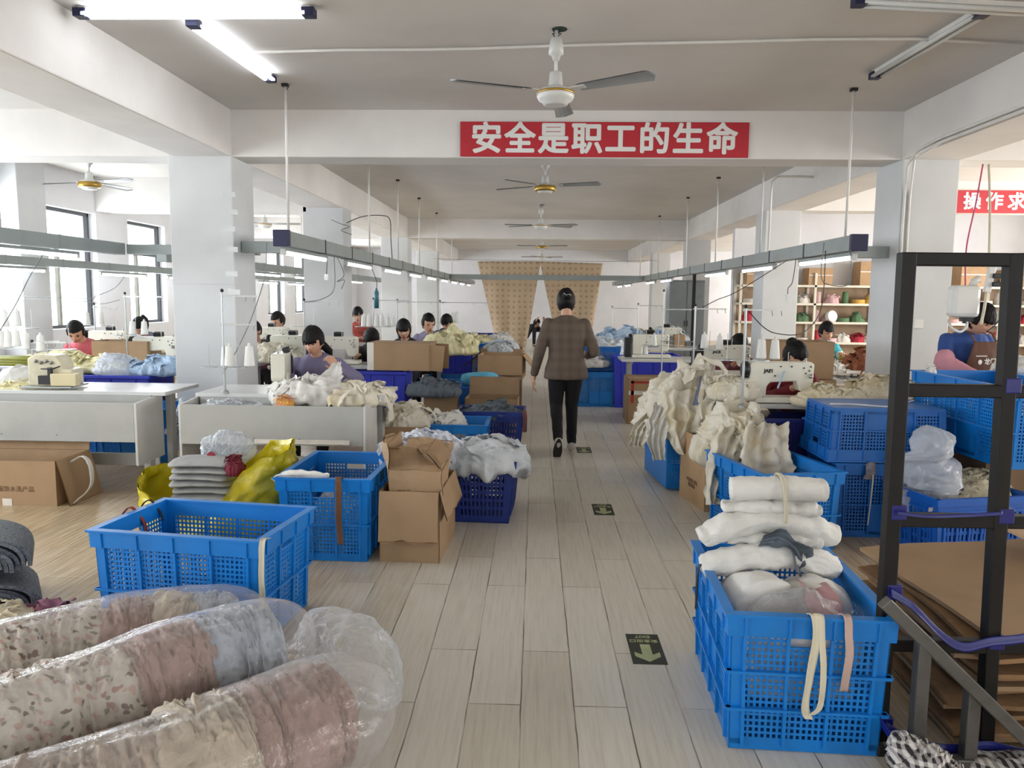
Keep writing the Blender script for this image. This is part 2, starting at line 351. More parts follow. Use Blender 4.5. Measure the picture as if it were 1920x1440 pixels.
# ------------------------------------------------------------------ crates
def taper_fn(H, t): return lambda v: Vector((v.x*(1-t*(1-v.z/H)), v.y*(1-t*(1-v.z/H)), v.z))
def side_mb(ln, H, rows, cols, solids, off, ang, handle=False):
    """one lattice side of a crate, ln long, standing at distance off from the middle, turned by ang"""
    mb = MB(); h0, h1 = .02, H-.07; e = .045; T = .004
    B = lambda x0, x1, z0, z1, d0=-T, d1=0: mb.bb((x0, -d1, z0), (x1, -d0, z1))
    B(-ln/2, -ln/2+e, h0, h1); B(ln/2-e, ln/2, h0, h1); B(-ln/2, ln/2, h1, H); B(-ln/2, ln/2, h0-.018, h0+.02)
    cw = (ln-2*e)/cols; rh = (h1-h0)/rows
    for c in range(cols+1):
        x = -ln/2+e+c*cw; B(x-.006, x+.006, h0, H-.01, -T, .012)
    for r in range(1, rows):
        z = h0+r*rh; B(-ln/2-.012, ln/2+.012, z-.005, z+.005, -T, .018)
    for c in range(cols):
        for r in range(rows):
            x0 = -ln/2+e+c*cw; z0 = h0+r*rh
            if (c, r) in solids: B(x0, x0+cw, z0, z0+rh); continue
            hz = z0+rh
            if handle and r == rows-1 and c == cols//2: hz -= .04; B(x0, x0+cw, hz-.006, hz, -T, .008)
            n = max(2, round(cw/.0215)); m = max(2, round((hz-z0)/.0215))
            for i in range(1, n): x = x0+i*cw/n; B(x-.0045, x+.0045, z0, hz, -.003, -.0005)
            for j in range(1, m): z = z0+j*(hz-z0)/m; B(x0, x0+cw, z-.0045, z+.0045, -.0028, -.0002)
    M = Matrix.Rotation(ang, 4, 'Z') @ Matrix.Translation((0, -off, 0)); return mb.map(lambda v: M @ v)
CR = {}
def crate(name, label, loc, rz=0, W=.57, L=.78, H=.5, rows=2, m=None, group=None, flip=False, rot=None):
    m = m or blue; key = (W, L, H, rows, m.name)
    t = thing(name, label, 'crate', loc, rz, group)
    if key not in CR:
        tp = taper_fn(H, .05); ms = []
        cs, cl = 3, 4
        for ln, off, ang, cols, hd in ((W, L/2, 0, cs, 1), (W, L/2, math.pi, cs, 1), (L, W/2, math.pi/2, cl, 0), (L, W/2, -math.pi/2, cl, 0)):
            sol = {(1, 0), (2, 0)} if cols == 4 and rows == 2 else ({(1, 1), (2, 1)} if cols == 4 else set())
            ms.append(('side_panel', side_mb(ln, H, rows, cols, sol, off, ang, hd).map(tp).mesh('side_panel', m)))
        r = MB(); o = .014
        for s in (-1, 1):
            r.bb((-W/2-o, s*L/2-.005 if s > 0 else s*L/2-o, H-.075), (W/2+o, s*L/2+o if s > 0 else s*L/2+.005, H))
            r.bb((s*W/2-.005 if s > 0 else s*W/2-o, -L/2+.005, H-.075), (s*W/2+o if s > 0 else s*W/2+.005, L/2-.005, H))
            r.bb((-W/2-.024, s*L/2-.012 if s > 0 else -L/2-.024, H-.006), (W/2+.024, L/2+.024 if s > 0 else -L/2+.012, H+.004))
            r.bb((s*W/2-.012 if s > 0 else -W/2-.024, -L/2+.012, H-.006), (W/2+.024 if s > 0 else -W/2+.012, L/2-.012, H+.004))
            for k in range(4):
                x = -W/2+.045+k*(W-.09)/3; r.bb((x-.004, s*L/2-.001 if s > 0 else -L/2-.022, H-.075), (x+.004, L/2+.022 if s > 0 else -L/2+.001, H))
            for k in range(5):
                y = -L/2+.045+k*(L-.09)/4; r.bb((s*W/2-.001 if s > 0 else -W/2-.022, y-.004, H-.075), (W/2+.022 if s > 0 else -W/2+.001, y+.004, H))
        ms.append(('rim', r.map(tp).mesh('rim', m)))
        b = MB(); b.bb((-W/2+.004, -L/2+.004, .0), (W/2-.004, L/2-.004, .008))
        for k in range(5): x = -W/2+.05+k*(W-.1)/4; b.bb((x-.006, -L/2+.01, .008), (x+.006, L/2-.01, .02))
        for k in range(7): y = -L/2+.05+k*(L-.1)/6; b.bb((-W/2+.01, y-.006, .008), (W/2-.01, y+.006, .02))
        ms.append(('base', b.map(tp).mesh('base', m))); CR[key] = ms
    for nm, me in CR[key]:
        o = obj(nm, me, None, t)
        if flip: o.location = (0, 0, H+.004); o.rotation_euler = (math.pi, 0, 0)
        if rot: o.rotation_euler = rot[0]; o.location = rot[1]
    return t
def basket(name, label, loc, rz=0, W=.6, L=.42, H=.45, m=None, group=None, rows=5, taper=.16):
    """taper-sided basket with rows of upright slots"""
    m = m or navy; key = ('b', W, L, H, rows, taper, m.name); t = thing(name, label, 'basket', loc, rz, group)
    if key not in CR:
        ms = []; tp = taper_fn(H, taper); z0, z1 = .05, H-.1
        for ln, off, ang in ((W, L/2, 0), (W, L/2, math.pi), (L, W/2, math.pi/2), (L, W/2, -math.pi/2)):
            mb = MB(); T = .004
            mb.bb((-ln/2, 0, 0), (ln/2, T, z0)); mb.bb((-ln/2, 0, z1), (ln/2, T, H)); e = .05
            mb.bb((-ln/2, 0, z0), (-ln/2+e, T, z1)); mb.bb((ln/2-e, 0, z0), (ln/2, T, z1))
            n = round((ln-2*e)/.03); p = (ln-2*e)/n
            for i in range(n+1): x = -ln/2+e+i*p; mb.bb((x-.008, -.002 if i % 3 else -.009, z0), (x+.008, T, z1))
            for j in range(1, rows): z = z0+j*(z1-z0)/rows; mb.bb((-ln/2+e, 0, z-.011), (ln/2-e, T, z+.011))
            M = Matrix.Rotation(ang, 4, 'Z') @ Matrix.Translation((0, -off, 0)); mb.map(lambda v: M @ v)
            ms.append(('side_panel', mb.map(tp).mesh('side_panel', m)))
        r = MB(); 
        for s in (-1, 1):
            r.box((0, s*(L/2+.008), H-.02), (W+.04, .022, .045)); r.box((s*(W/2+.008), 0, H-.02), (.022, L+.04, .045))
            r.box((0, s*(L/2+.002), H-.085), (W+.012, .01, .014)); r.box((s*(W/2+.002), 0, H-.085), (.01, L+.012, .014))
        ms.append(('rim', r.map(tp).mesh('rim', m)))
        ms.append(('base', MB().bb((-W/2, -L/2, 0), (W/2, L/2, .008)).map(tp).mesh('base', m))); CR[key] = ms
    for nm, me in CR[key]: obj(nm, me, None, t)
    return t
def big_bin(label, loc, rz, W, L, H, m=None, taper=.12, group=None):
    """smooth-walled open plastic bin"""
    t = thing('plastic_bin', label, 'bin', loc, rz, group); tp = taper_fn(H, taper); T = .006; mb = MB()
    mb.bb((-W/2, -L/2, 0), (W/2, L/2, .008))
    for s in (-1, 1):
        mb.bb((-W/2, s*L/2-T/2, 0), (W/2, s*L/2+T/2, H)); mb.bb((s*W/2-T/2, -L/2, 0), (s*W/2+T/2, L/2, H))
    obj('shell', mb.map(tp), m or bin_m, t); r = MB()
    for s in (-1, 1):
        r.box((0, s*(L/2+.012), H-.012), (W+.05, .03, .03)); r.box((s*(W/2+.012), 0, H-.012), (.03, L+.05, .03))
        for k in range(4):
            x = -W/2+(k+.5)*W/4; r.box((x, s*(L/2+.006), H*.5), (.014, .016, H*.9))
    obj('rim', r.map(tp), m or bin_m, t, bevel=.004); return t
# ------------------------------------------------------------------ cardboard boxes
def carton(label, loc, rz, w, d, h, flaps=None, m=None, closed=False, group=None, prints=(), sag=0, seed=1, tapes=()):
    """flaps: list of (side f/b/l/r, opening angle in degrees from upright; 90 = level, 170 = hanging)"""
    m = m or kraft; t = thing('cardboard_box', label, 'box', loc, rz, group); T = .006; mb = MB()
    def wob(v):
        if not sag: return v
        k = v.z/h; return Vector((v.x+sag*k*nv(v.y*3+seed, v.z*4, seed), v.y+sag*k*nv(v.x*3, v.z*4+seed, seed+7), v.z-sag*.4*k*abs(nv(v.x*4, v.y*4, seed+3))))
    def wall(o, ax, ln):   # subdivided upright wall sheet with thickness
        for s in (0, 1):
            off = Vector(o)+(Vector((0, T, 0)) if ax == 'x' else Vector((T, 0, 0)))*(s-.5)
            mb.grid(lambda u, q: off+(Vector((u*ln-ln/2, 0, q*h)) if ax == 'x' else Vector((0, u*ln-ln/2, q*h))), 8, 6)
        a = Vector(o)
        if ax == 'x': mb.bb((a.x-ln/2, a.y-T/2, h-.001), (a.x+ln/2, a.y+T/2, h), 1)
        else: mb.bb((a.x-T/2, a.y-ln/2, h-.001), (a.x+T/2, a.y+ln/2, h), 1)
    wall((0, -d/2, 0), 'x', w); wall((0, d/2, 0), 'x', w); wall((-w/2, 0, 0), 'y', d); wall((w/2, 0, 0), 'y', d)
    mb.bb((-w/2, -d/2, 0), (w/2, d/2, T))
    if closed: mb.bb((-w/2, -d/2, h-T), (w/2, d/2, h)); mb.bb((-w/2, -.002, h), (w/2, .002, h+.001), 1)
    obj('carton', mb.map(wob), [m, kraft_d], t)
    for sd, ang in (flaps or ()):
        ln, fl = (w, d/2) if sd in 'fb' else (d, w/2); fl = min(fl, .34); mb = MB(); a = R(ang)
        for s in (0, 1):
            mb.grid(lambda u, q: Vector((u*ln-ln/2, -(math.sin(a)*q*fl+.006*math.sin(q*3)*nv(u*3, seed, q))+(s-.5)*T*math.cos(a), math.cos(a)*q*fl+(s-.5)*T*math.sin(a)+.012*q*nv(u*4, seed+q, 1)*(2 if sag else 1))), 10, 5)
        e = Vector((0, -math.sin(a)*fl, math.cos(a)*fl)); mb.bb((-ln/2, e.y-.003, e.z-.003), (ln/2, e.y+.003, e.z+.003), 1)
        M = {'f': Matrix.Translation((0, -d/2-T*.6, h)), 'b': Matrix.Translation((0, d/2+T*.6, h)) @ Matrix.Rotation(math.pi, 4, 'Z'),
             'l': Matrix.Translation((-w/2-T*.6, 0, h)) @ Matrix.Rotation(-math.pi/2, 4, 'Z'), 'r': Matrix.Translation((w/2+T*.6, 0, h)) @ Matrix.Rotation(math.pi/2, 4, 'Z')}[sd]
        obj('flap', mb.map(lambda v: M @ v).map(wob) if sag else mb.map(lambda v: M @ v), [m, kraft_d], t)
    for body, sd, u, z, sz, pm in prints:
        tm = text_mb(body, sz, .0, .0004)
        if sd == 'f': xf(tm, (u, -d/2-T*.6-.001, z), (R(90), 0, 0))
        elif sd == 'l': xf(tm, (-w/2-T*.6-.001, u, z), (R(90), 0, R(-90)))
        else: xf(tm, (w/2+T*.6+.001, u, z), (R(90), 0, R(90)))
        obj('printing', tm, pm, t)
    for (sd, u0, u1, z0, z1, pm) in tapes:
        mb = MB()
        if sd == 'f': mb.bb((u0, -d/2-T*.7-.0008, z0), (u1, -d/2-T*.5, z1))
        elif sd == 'l': mb.bb((-w/2-T*.7-.0008, u0, z0), (-w/2-T*.5, u1, z1))
        else: mb.bb((w/2+T*.5, u0, z0), (w/2+T*.7+.0008, u1, z1))
        obj('packing_tape', mb, pm, t)
    return t
# ------------------------------------------------------------------ sewing room furniture
def sewing_table(label, loc, rz=0, W=1.15, D=.56, H=.76, group=None, top=None):
    t = thing('sewing_table', label, 'table', loc, rz, group)
    obj('table_top', MB().box((0, 0, H-.017), (W, D, .034)), top or grey_top, t, bevel=.004)
    for s in (-1, 1):
        mb = MB(); x = s*(W/2-.12)
        mb.box((x, 0, .03), (.06, D-.06, .04)).box((x, .05, .38), (.05, .03, .7)).box((x, -.12, .38), (.05, .03, .7)).box((x, 0, H-.05), (.05, D-.1, .03))
        obj('leg', mb, grey_p, t, bevel=.003)
    obj('stretcher', MB().box((0, .05, .22), (W-.24, .03, .03)), grey_p, t); return t
def machine(label, loc, rz=0, brand=None, group=None, m=None, box=True):
    """lockstitch sewing machine: operator sits at +y, needle head at +x"""
    m = m or mach; t = thing('sewing_machine', label, 'sewing machine', loc, rz, group)
    obj('machine_bed', MB().box((0, 0, .02), (.5, .18, .04)), m, t, bevel=.006)
    pr = [(-.24, .04), (-.12, .04), (-.115, .12), (-.09, .15), (.1, .16), (.115, .12), (.13, .085), (.2, .085), (.225, .11), (.23, .29), (.2, .305), (-.22, .3), (-.245, .28)]
    n = len(pr); vs = [(x, s*.055, z) for s in (-1, 1) for x, z in pr]
    fs = [tuple(range(n))[::-1], tuple(range(n, 2*n))]+[(i, (i+1) % n, n+(i+1) % n, n+i) for i in range(n)]
    bm = MB().add(vs, fs); arm = obj('machine_arm', bm, m, t, bevel=.012)
    q = MB()
    for x, z in ((.19, .24), (.165, .22), (.195, .19), (.15, .26), (.2, .27), (.06, .27), (-.02, .27), (-.06, .2)): q.lathe([(.006, -.058), (.006, -.053)], 8, 0, Matrix.Translation((x, 0, z)) @ Matrix.Rotation(R(90), 4, 'X') @ Matrix.Translation((0, 0, .115)))
    obj('screw', q, dark_m, arm)
    hw = MB().lathe([(.02, 0), (.062, 0), (.066, .01), (.066, .03), (.05, .042), (.02, .045)], 24); obj('handwheel', xf(hw, (-.25, 0, .24), (0, R(-90), 0)), dark_m, t, smooth=False)
    nb = MB().tube([(.18, 0, .1), (.18, 0, .045)], .004, 8).tube([(.18, .0, .3), (.18, 0, .33)], .008, 8).box((.18, 0, .045), (.03, .012, .008)); obj('needle_bar', nb, steel, t)
    td = MB().lathe([(.016, 0), (.018, .01), (.008, .022)], 12); obj('tension_dial', xf(td, (.2, -.06, .2), (R(90), 0, 0)), steel, t)
    tp = MB().tube([(.05, 0, .3), (.05, 0, .37), (.06, 0, .375)], .003, 6); obj('thread_post', tp, steel, t)
    if box: obj('motor_box', MB().box((-.3, .0, .13), (.085, .13, .25)), dark_m, t, bevel=.01); obj('control_panel', MB().box((.0, .045, .325), (.1, .05, .05), rx=.3), dark_m, t, bevel=.005)
    if brand: obj('brand_lettering', xf(text_mb(brand, .036, .002, .0006), (-.11, -.0565, .235), (R(90), 0, 0)), dark_m, t)
    return t
def overlock(label, loc, rz=0, group=None):
    t = thing('overlock_machine', label, 'sewing machine', loc, rz, group)
    pr = [(-.17, 0), (.17, 0), (.17, .13), (.1, .135), (.085, .2), (.05, .245), (-.12, .25), (-.17, .22)]
    n = len(pr); vs = [(x, y, z) for y in (-.09, .12) for x, z in pr]
    obj('machine_body', MB().add(vs, [tuple(range(n))[::-1], tuple(range(n, 2*n))]+[(i, (i+1) % n, n+(i+1) % n, n+i) for i in range(n)]), mat('cream overlock enamel', '#d2cbb0', .35), t, bevel=.012)
    obj('base_tray', MB().box((.0, -.02, -.006), (.4, .3, .014)), steel_w, t, bevel=.003)
    obj('front_cover', MB().box((.14, -.13, .055), (.2, .08, .1)), mach_y, t, bevel=.008)
    obj('looper_block', MB().box((-.02, -.11, .05), (.1, .05, .07)).box((.02, -.12, .11), (.03, .03, .08)).tube([(-.05, -.12, .14), (.05, -.14, .14), (.09, -.1, .16)], .006, 6), dark_m, t, bevel=.003)
    mb = MB()
    for k in range(4):
        q = MB().lathe([(.013, 0), (.015, .012), (.006, .024)], 10); xf(q, (-.1+k*.04, -.09, .2-.012*(k % 2)), (R(90), 0, 0)); mb.add(q.v, q.f)
    obj('tension_dial', mb, steel, t)
    obj('thread_guide', MB().tube([(-.05, 0, .25), (-.05, 0, .36)], .004, 6).bar((-.14, 0, .355), (.05, 0, .355), .012, .006), steel, t); return t
cone_me = None
def cone(loc, label, group, h=.17, r=.05, m=None):
    global cone_me
    key = 'cone%s%s' % (h, m.name if m else '')
    if key not in CR:
        mb = MB().lathe([(r, 0), (r*1.02, .01), (r*.72, h*.86), (r*.66, h*.9), (r*.3, h*.93), (r*.22, h*1.06), (r*.16, h*1.06)], 14); CR[key] = mb.mesh('thread_cone', m or cone_m, True)
    o = obj('thread_cone', CR[key], None, None, loc=loc); tag(o, label, 'thread cone', group); return o
def thread_stand(label, loc, rz=0, h=1.0, arm=.3, trays=((.42, .32),), group=None, arms=None, m=None):
    """pole on the table with a spool tray and thread-guide arms above; trays = (height, width)"""
    t = thing('thread_stand', label, 'thread stand', loc, rz, group)
    obj('pole', MB().tube([(0, 0, 0), (0, 0, h)], .009, 8).lathe([(.03, 0), (.03, .012), (.012, .03)], 12), steel_w, t)
    for z, wd in trays:
        mb = MB().lathe([(.02, 0), (.06, .0), (.06, .006), (.02, .006)], 14, 0, None, (-wd/2+.05, 0, z)).lathe([(.02, 0), (.06, .0), (.06, .006), (.02, .006)], 14, 0, None, (wd/2-.05, 0, z)).bar((-wd/2, 0, z), (wd/2, 0, z), .02, .006)
        for s in (-1, 1): mb.tube([(s*(wd/2-.05), 0, z), (s*(wd/2-.05), 0, z+.19)], .003, 6)
        obj('spool_tray', mb, m or steel_w, t)
    for z, a in (arms or ((h-.01, arm),)):
        mb = MB().bar((-.02, 0, z), (a, 0, z), .014, .012).tube([(a*.7, 0, z), (a*.7, -.02, z-.04)], .003, 6).tube([(a*.95, 0, z), (a*.95, -.02, z-.04)], .003, 6)
        obj('guide_arm', mb, steel, t)
    obj('end_knob', MB().ell((0, 0, h), (.014, .014, .016), 10, 6), dark_m, t); return t
def cable(label, pts, r=.004, m=None, name='cable', group=None, n=6, cat='cable'):
    P = [Vector(p) for p in pts]; out = []
    for i in range(len(P)-1):
        p0, p1, p2, p3 = P[max(i-1, 0)], P[i], P[i+1], P[min(i+2, len(P)-1)]
        for k in range(6):
            s = k/6; out.append(.5*((2*p1)+(p2-p0)*s+(2*p0-5*p1+4*p2-p3)*s*s+(3*p1-p0-3*p2+p3)*s**3))
    out.append(P[-1]); o = obj(name, MB().tube(out, r, n), m or grey_w, None, True); return tag(o, label, cat, group)
def tube_light(label, a, b, lit=True, group=None, double=False):
    a, b = Vector(a), Vector(b); t = thing('tube_light', label, 'tube light', (a+b)/2, 0, group); d = (b-a)/2; u = d.normalized(); s = u.cross(Vector((0, 0, 1)))
    obj('lamp_housing', MB().bar(-d, d, .05, .028), trough_m if not double else rod_m, t, bevel=.003)
    for k in ((-1, 1) if double else (0,)):
        off = s*(k*.028)-Vector((0, 0, .032))
        obj('tube', MB().tube([off-d*.96, off+d*.96], .014, 12), tube_m if lit else tube_off, t, True)
    for q in (-1, 1): obj('end_cap', MB().box(d*q*.985-Vector((0, 0, .022)), (.075 if double else .04, .075 if double else .04, .05), rz=math.atan2(u.y, u.x)), cap_m if double else edge_w, t, bevel=.004)
    return t
def ceiling_fan(label, loc, angs, drop=.41, gold=False, group=None, nb=None):
    """loc = point on the ceiling"""
    t = thing('ceiling_fan', label, 'ceiling fan', loc, 0, group); z = -drop
    obj('down_rod', MB().tube([(0, 0, -.01), (0, 0, z+.07)], .011, 10), fan_w, t, True)
    obj('canopy', MB().lathe([(.014, -.055), (.036, -.06), (.046, -.11), (.05, -.155), (.03, -.165), (.02, -.195), (.012, -.2)], 18), fan_w, t, True)
    obj('hook_wires', MB().tube([(0, 0, -.06), (-.025, .0, -.03), (.02, .01, -.012), (.04, .01, 0)], .005, 6).tube([(.0, 0, -.05), (.03, 0, -.03), (-.02, .01, -.01)], .004, 6).lathe([(.05, -.004), (.05, .0)], 14, 0, None, (.02, 0, 0)), mat('dark green wire', '#22352b', .5), t)
    h = obj('motor_housing', MB().lathe([(.012, .16), (.04, .15), (.045, .08), (.05, .055), (.09, .05), (.118, .03), (.122, .0), (.11, -.025), (.085, -.035), (.08, -.05), (.05, -.056), (.0, -.057)], 28, 0, None, (0, 0, z)), fan_w, t, True)
    obj('trim_ring', MB().lathe([(.121, .012), (.1245, .016), (.1245, .024), (.121, .028)] if not gold else [(.118, -.03), (.13, -.02), (.13, .024), (.118, .034)], 28, 0, None, (0, 0, z)), fan_g, h, True)
    for a in angs:
        a = R(a); M = Matrix.Translation((0, 0, z+.035)) @ Matrix.Rotation(a, 4, 'Z') @ Matrix.Rotation(R(-11), 4, 'X')
        mb = MB(); N = 14
        for s in (.003, -.003):
            mb.grid(lambda u, q: Vector((.17+u*.53, (q-.5)*(.085+.05*u)*math.sqrt(max(0, 1-max(0, (u-.93)/.07)**2))+.01*u, s+.012*(1-(2*q-1)**2)*.6)), N, 4)
        b = obj('blade', mb.map(lambda v: M @ v), fan_b, t)
        obj('blade_arm', MB().bar((.09, 0, 0), (.22, 0, 0), .04, .006).map(lambda v: M @ v), fan_w, b)
    return t
def banner(label, lo, wd, ht, y, body, size, spacing):
    t = thing('banner', label, 'banner', (lo[0]+wd/2, y, lo[1]))
    obj('sheet', MB().bb((-wd/2, -.004, -ht/2), (wd/2, .0, ht/2)), banner_m, t)
    tx = text_mb(body, size*.96, 0, .001, spacing=spacing*1.04); lt = MB()
    for k in range(9):   # heavy strokes: the outline laid over itself round a small circle
        th = k*math.pi/4; r_ = size*.03*(k < 8); lt.add([(x+r_*math.cos(th), y+r_*math.sin(th), z+.00015*k) for x, y, z in tx.v], tx.f)
    obj('lettering', xf(lt, (0, -.0055, -.008), (R(90), 0, 0)), letter_m, t); return t
# ------------------------------------------------------------------ cloth and film
def ridge(p, f, seed, oct=3, warp=.6):
    q = Vector((p.x*f+seed*3.1, p.y*f-seed*1.7, p.z*f+seed*.9))
    q += warp*Vector((noise.noise(q*.7), noise.noise(q*.7+Vector((9, 2, 5))), noise.noise(q*.7+Vector((3, 8, 1)))))
    s = 0; a = 1; tot = 0
    for _ in range(oct):
        s += a*(1-abs(noise.noise(q))*2.2); tot += a; a *= .5; q = q*2.1+Vector((4.3, 1.1, 7.7))
    return s/tot
def heap_mb(rx, ry, h, seed, amp=.045, f=4.5, pw=2.4, nr=40, na=132, spill=0, lump=.22, flaps=12):
    """crumpled heap of cloth: lumpy ground plan, sharp folds, loose cloth ends"""
    mb = MB(); vs = []; h *= .74; f *= 1.8*min(1.7, max(.8, (.3/min(rx, ry))**.6)); amp = min(amp*1.35, .28*min(rx, ry)+.01); R_ = random.Random(seed*7+3); dz = R_.uniform(0, 6.28); st = Vector((math.cos(dz), math.sin(dz), 0))
    for i in range(nr+1):
        r = i/nr
        for j in range(na):
            a = 2*math.pi*j/na; c, s = math.cos(a), math.sin(a)
            k = 1+.2*nv(c*1.3+seed, s*1.3, seed*.7)+.12*nv(c*4+seed, s*4, 3)+.06*nv(c*10+seed, s*10, 5)
            rr = r*k; x, y = rx*rr*c, ry*rr*s
            z = h*max(0, 1-r**pw)**.7*(1+lump*nv(x*4+seed, y*4, seed)*2+.5*nv(x*9, y*9+seed, seed*1.3))
            p = Vector((x, y, z*1.3)); p += st*(p.dot(st)*-.45)
            g = ridge(p, f, seed, 4, 1.0)-.45; d = amp*g*(1-.3*r)
            if r > .8 and spill: z -= spill*((r-.8)/.2)**2*max(0, .3+nv(c*3+seed, s*3, 8)*1.6)
            o = Vector((c, s, 0))*(d*(.25+.75*r)); vs.append((x+o.x, y+o.y, z+d*(1-.55*r)-(.012 if i == nr else 0)))
    fs = []
    for i in range(nr):
        for j in range(na): fs.append((i*na+j, (i+1)*na+j, (i+1)*na+(j+1) % na, i*na+(j+1) % na))
    b = len(vs); vs += [(v[0]*.92, v[1]*.92, v[2]-.03) for v in vs[nr*na:]]
    for j in range(na): fs.append((nr*na+j, b+j, b+(j+1) % na, nr*na+(j+1) % na))
    fs.append(tuple(b+j for j in range(na))); mb.add(vs, fs); m_ = min(rx, ry)
    for k in range(flaps):
        i = R_.randint(int(nr*.15), int(nr*.86)); j = R_.randrange(na); p = Vector(vs[i*na+j]); a = 2*math.pi*j/na+R_.uniform(-.9, .9); o = Vector((math.cos(a), math.sin(a), 0)); tg = Vector((-o.y, o.x, 0))
        L = m_*R_.uniform(.3, .7); W_ = m_*R_.uniform(.3, .65); dr = R_.uniform(.2, .8)*L; ph = R_.uniform(0, 6); q_ = R_.uniform(5, 9)
        def fl(u, v): return p-o*(.2*L)+o*(u*L)+tg*((v-.5)*W_*(1-.35*u)+.02*math.sin(u*6+ph))+Vector((0, 0, .016-dr*u*u+.22*m_*.35*math.sin(v*q_+ph)*(.25+u*.75)+.03*m_*math.sin(u*11+v*3)))
        mb.grid(fl, 12, 16)
    return mb
def sack_mb(pts, rad, seed, amp=.02, f=6, n=80, m=60, flat=1.0, ax=.5, oct=3, endround=.5, sag=0):
    """lumpy closed tube through pts with radii rad; ax squeezes the folds along the axis"""
    P = [Vector(p) for p in pts]; K = len(P)-1
    def cr(A, s):
        i = min(int(s), K-1); u = s-i; g = lambda k: A[max(0, min(K, k))]
        p0, p1, p2, p3 = g(i-1), g(i), g(i+1), g(i+2)
        return .5*((2*p1)+(p2-p0)*u+(2*p0-5*p1+4*p2-p3)*u*u+(3*p1-p0-3*p2+p3)*u**3)
    mb = MB(); vs = []; pu = Vector((0, 0, 1))
    for i in range(m+1):
        s = i/m; e = s*K; c = cr(P, e); d = (cr(P, min(K, e+.02))-cr(P, max(0, e-.02))).normalized()
        r0 = d.cross(pu)
        if r0.length < .05: r0 = Vector((1, 0, 0))
        r0.normalize(); u0 = r0.cross(d); rr = max(.004, cr(list(rad), e))
        edge = min(s, 1-s)/(.5*endround*.5+1e-6)
        if edge < 1: rr *= max(.06, math.sqrt(max(0, 1-(1-edge)**2)))
        for j in range(n):
            a = 2*math.pi*j/n; q = c+r0*(math.cos(a)*rr)+u0*(math.sin(a)*rr*flat); 
            lp = Vector((math.cos(a)*rr/.6, math.sin(a)*rr/.6, e*ax*.5))
            g = (ridge(lp, f, seed, oct, .9)-.4)*amp*1.3+nv(lp.x*3+seed, lp.y*3, lp.z*3)*amp*1.2
            q = q+(q-c).normalized()*g
            if sag: q.z = max(q.z, sag)
            vs.append(q)
    fs = []
    for i in range(m):
        for j in range(n): fs.append((i*n+j, i*n+(j+1) % n, (i+1)*n+(j+1) % n, (i+1)*n+j))
    fs.append(tuple(range(n))[::-1]); fs.append(tuple(m*n+j for j in range(n))); return mb.add(vs, fs)
def drape_mb(pts, wid, side, seed, amp=.02, pleat=5, n=36, m=30, th=.006, bulge=.15):
    """hanging cloth strip: centreline pts, widths, side = direction of the width"""
    P = [Vector(p) for p in pts]; K = len(P)-1; S = Vector(side).normalized(); mb = MB()
    def cr(A, s):
        i = min(int(s), K-1); u = s-i; g = lambda k: A[max(0, min(K, k))]
        p0, p1, p2, p3 = g(i-1), g(i), g(i+1), g(i+2)
        return .5*((2*p1)+(p2-p0)*u+(2*p0-5*p1+4*p2-p3)*u*u+(3*p1-p0-3*p2+p3)*u**3)
    def pt(s, q, off):
        e = s*K; c = cr(P, e); d = (cr(P, min(K, e+.03))-cr(P, max(0, e-.03))).normalized(); nn = S.cross(d).normalized(); w_ = cr(list(wid), e)
        x = (q-.5)*w_*(1+.3*nv(s*5+seed, q*2, seed)+(.12*nv(s*14, q*3, seed) if w_ > .06 else 0)); g = amp*(math.sin(q*pleat*6.28+seed+2*nv(s*2, q*2, seed))*.6+ridge(Vector((q*w_*2, s*K*.25, seed)), 5, seed, 2)*.8)
        return c+S*x+nn*(g+off+bulge*w_*(1-(2*q-1)**2))
    mb.grid(lambda s, q: pt(s, q, th/2), m, n); mb.grid(lambda s, q: pt(s, q, -th/2), m, n)
    k = (m+1)*(n+1)
    for i in range(m):
        for j in (0, n):
            a, b = i*(n+1)+j, (i+1)*(n+1)+j; mb.f.append((a, b, b+k, a+k)); mb.mi.append(0)
    for j in range(n):
        for i in (0, m):
            a = i*(n+1)+j; mb.f.append((a, a+1, a+1+k, a+k)); mb.mi.append(0)
    return mb
def cloth(name, label, cat, mb, m, loc=(0, 0, 0), rz=0, group=None, kind=None, sub=0):
    o = obj(name, mb, m, None, True, loc=loc, rz=rz, sub=sub); return tag(o, label, cat, group, kind)
cl_white = mat('white cotton cloth', '#dcdad4', .85, 0, .05, 7, .25, 90, sheen=.1)
cl_cream = mat('cream cotton cloth', '#d6ccb2', .85, 0, .07, 5, .25, 90, col2='#c4b48e')
cl_ivory = mat('ivory cotton cloth', '#dcd6c6', .85, 0, .06, 5, .25, 90, col2='#cdbf9c')
cl_blue = mat('pale blue cotton cloth', '#a9bfd6', .85, 0, .08, 7, .25, 90); cl_grey = mat('slate grey cloth', '#5f6870', .85, 0, .1, 8, .3, 80)
cl_pale = mat('pale grey blue cotton cloth', '#c3c8cc', .85, 0, .06, 7, .25, 90); cl_pink = mat('dusty pink cloth', '#b98f92', .85, 0, .08, 8, .4, 60)
cl_brown = mat('rust brown cloth', '#8a5136', .85, 0, .08, 8); cl_denim = mat('speckled grey knit cloth', '#747b82', .9, 0, .38, 110, .3, 120)
yel = mat('yellow plastic film', '#cdbb20', .26, 0, .1, 6, .4, 30, spec=.6); poly = film('clear polythene', '#e4e7ea', .16, .5); poly_m = film('milky polythene', '#dfe4ea', .5, .45)
poly_t = film('thin clear polythene', '#f1eff0', .085, .8, .1, 8, 1.0, .36)
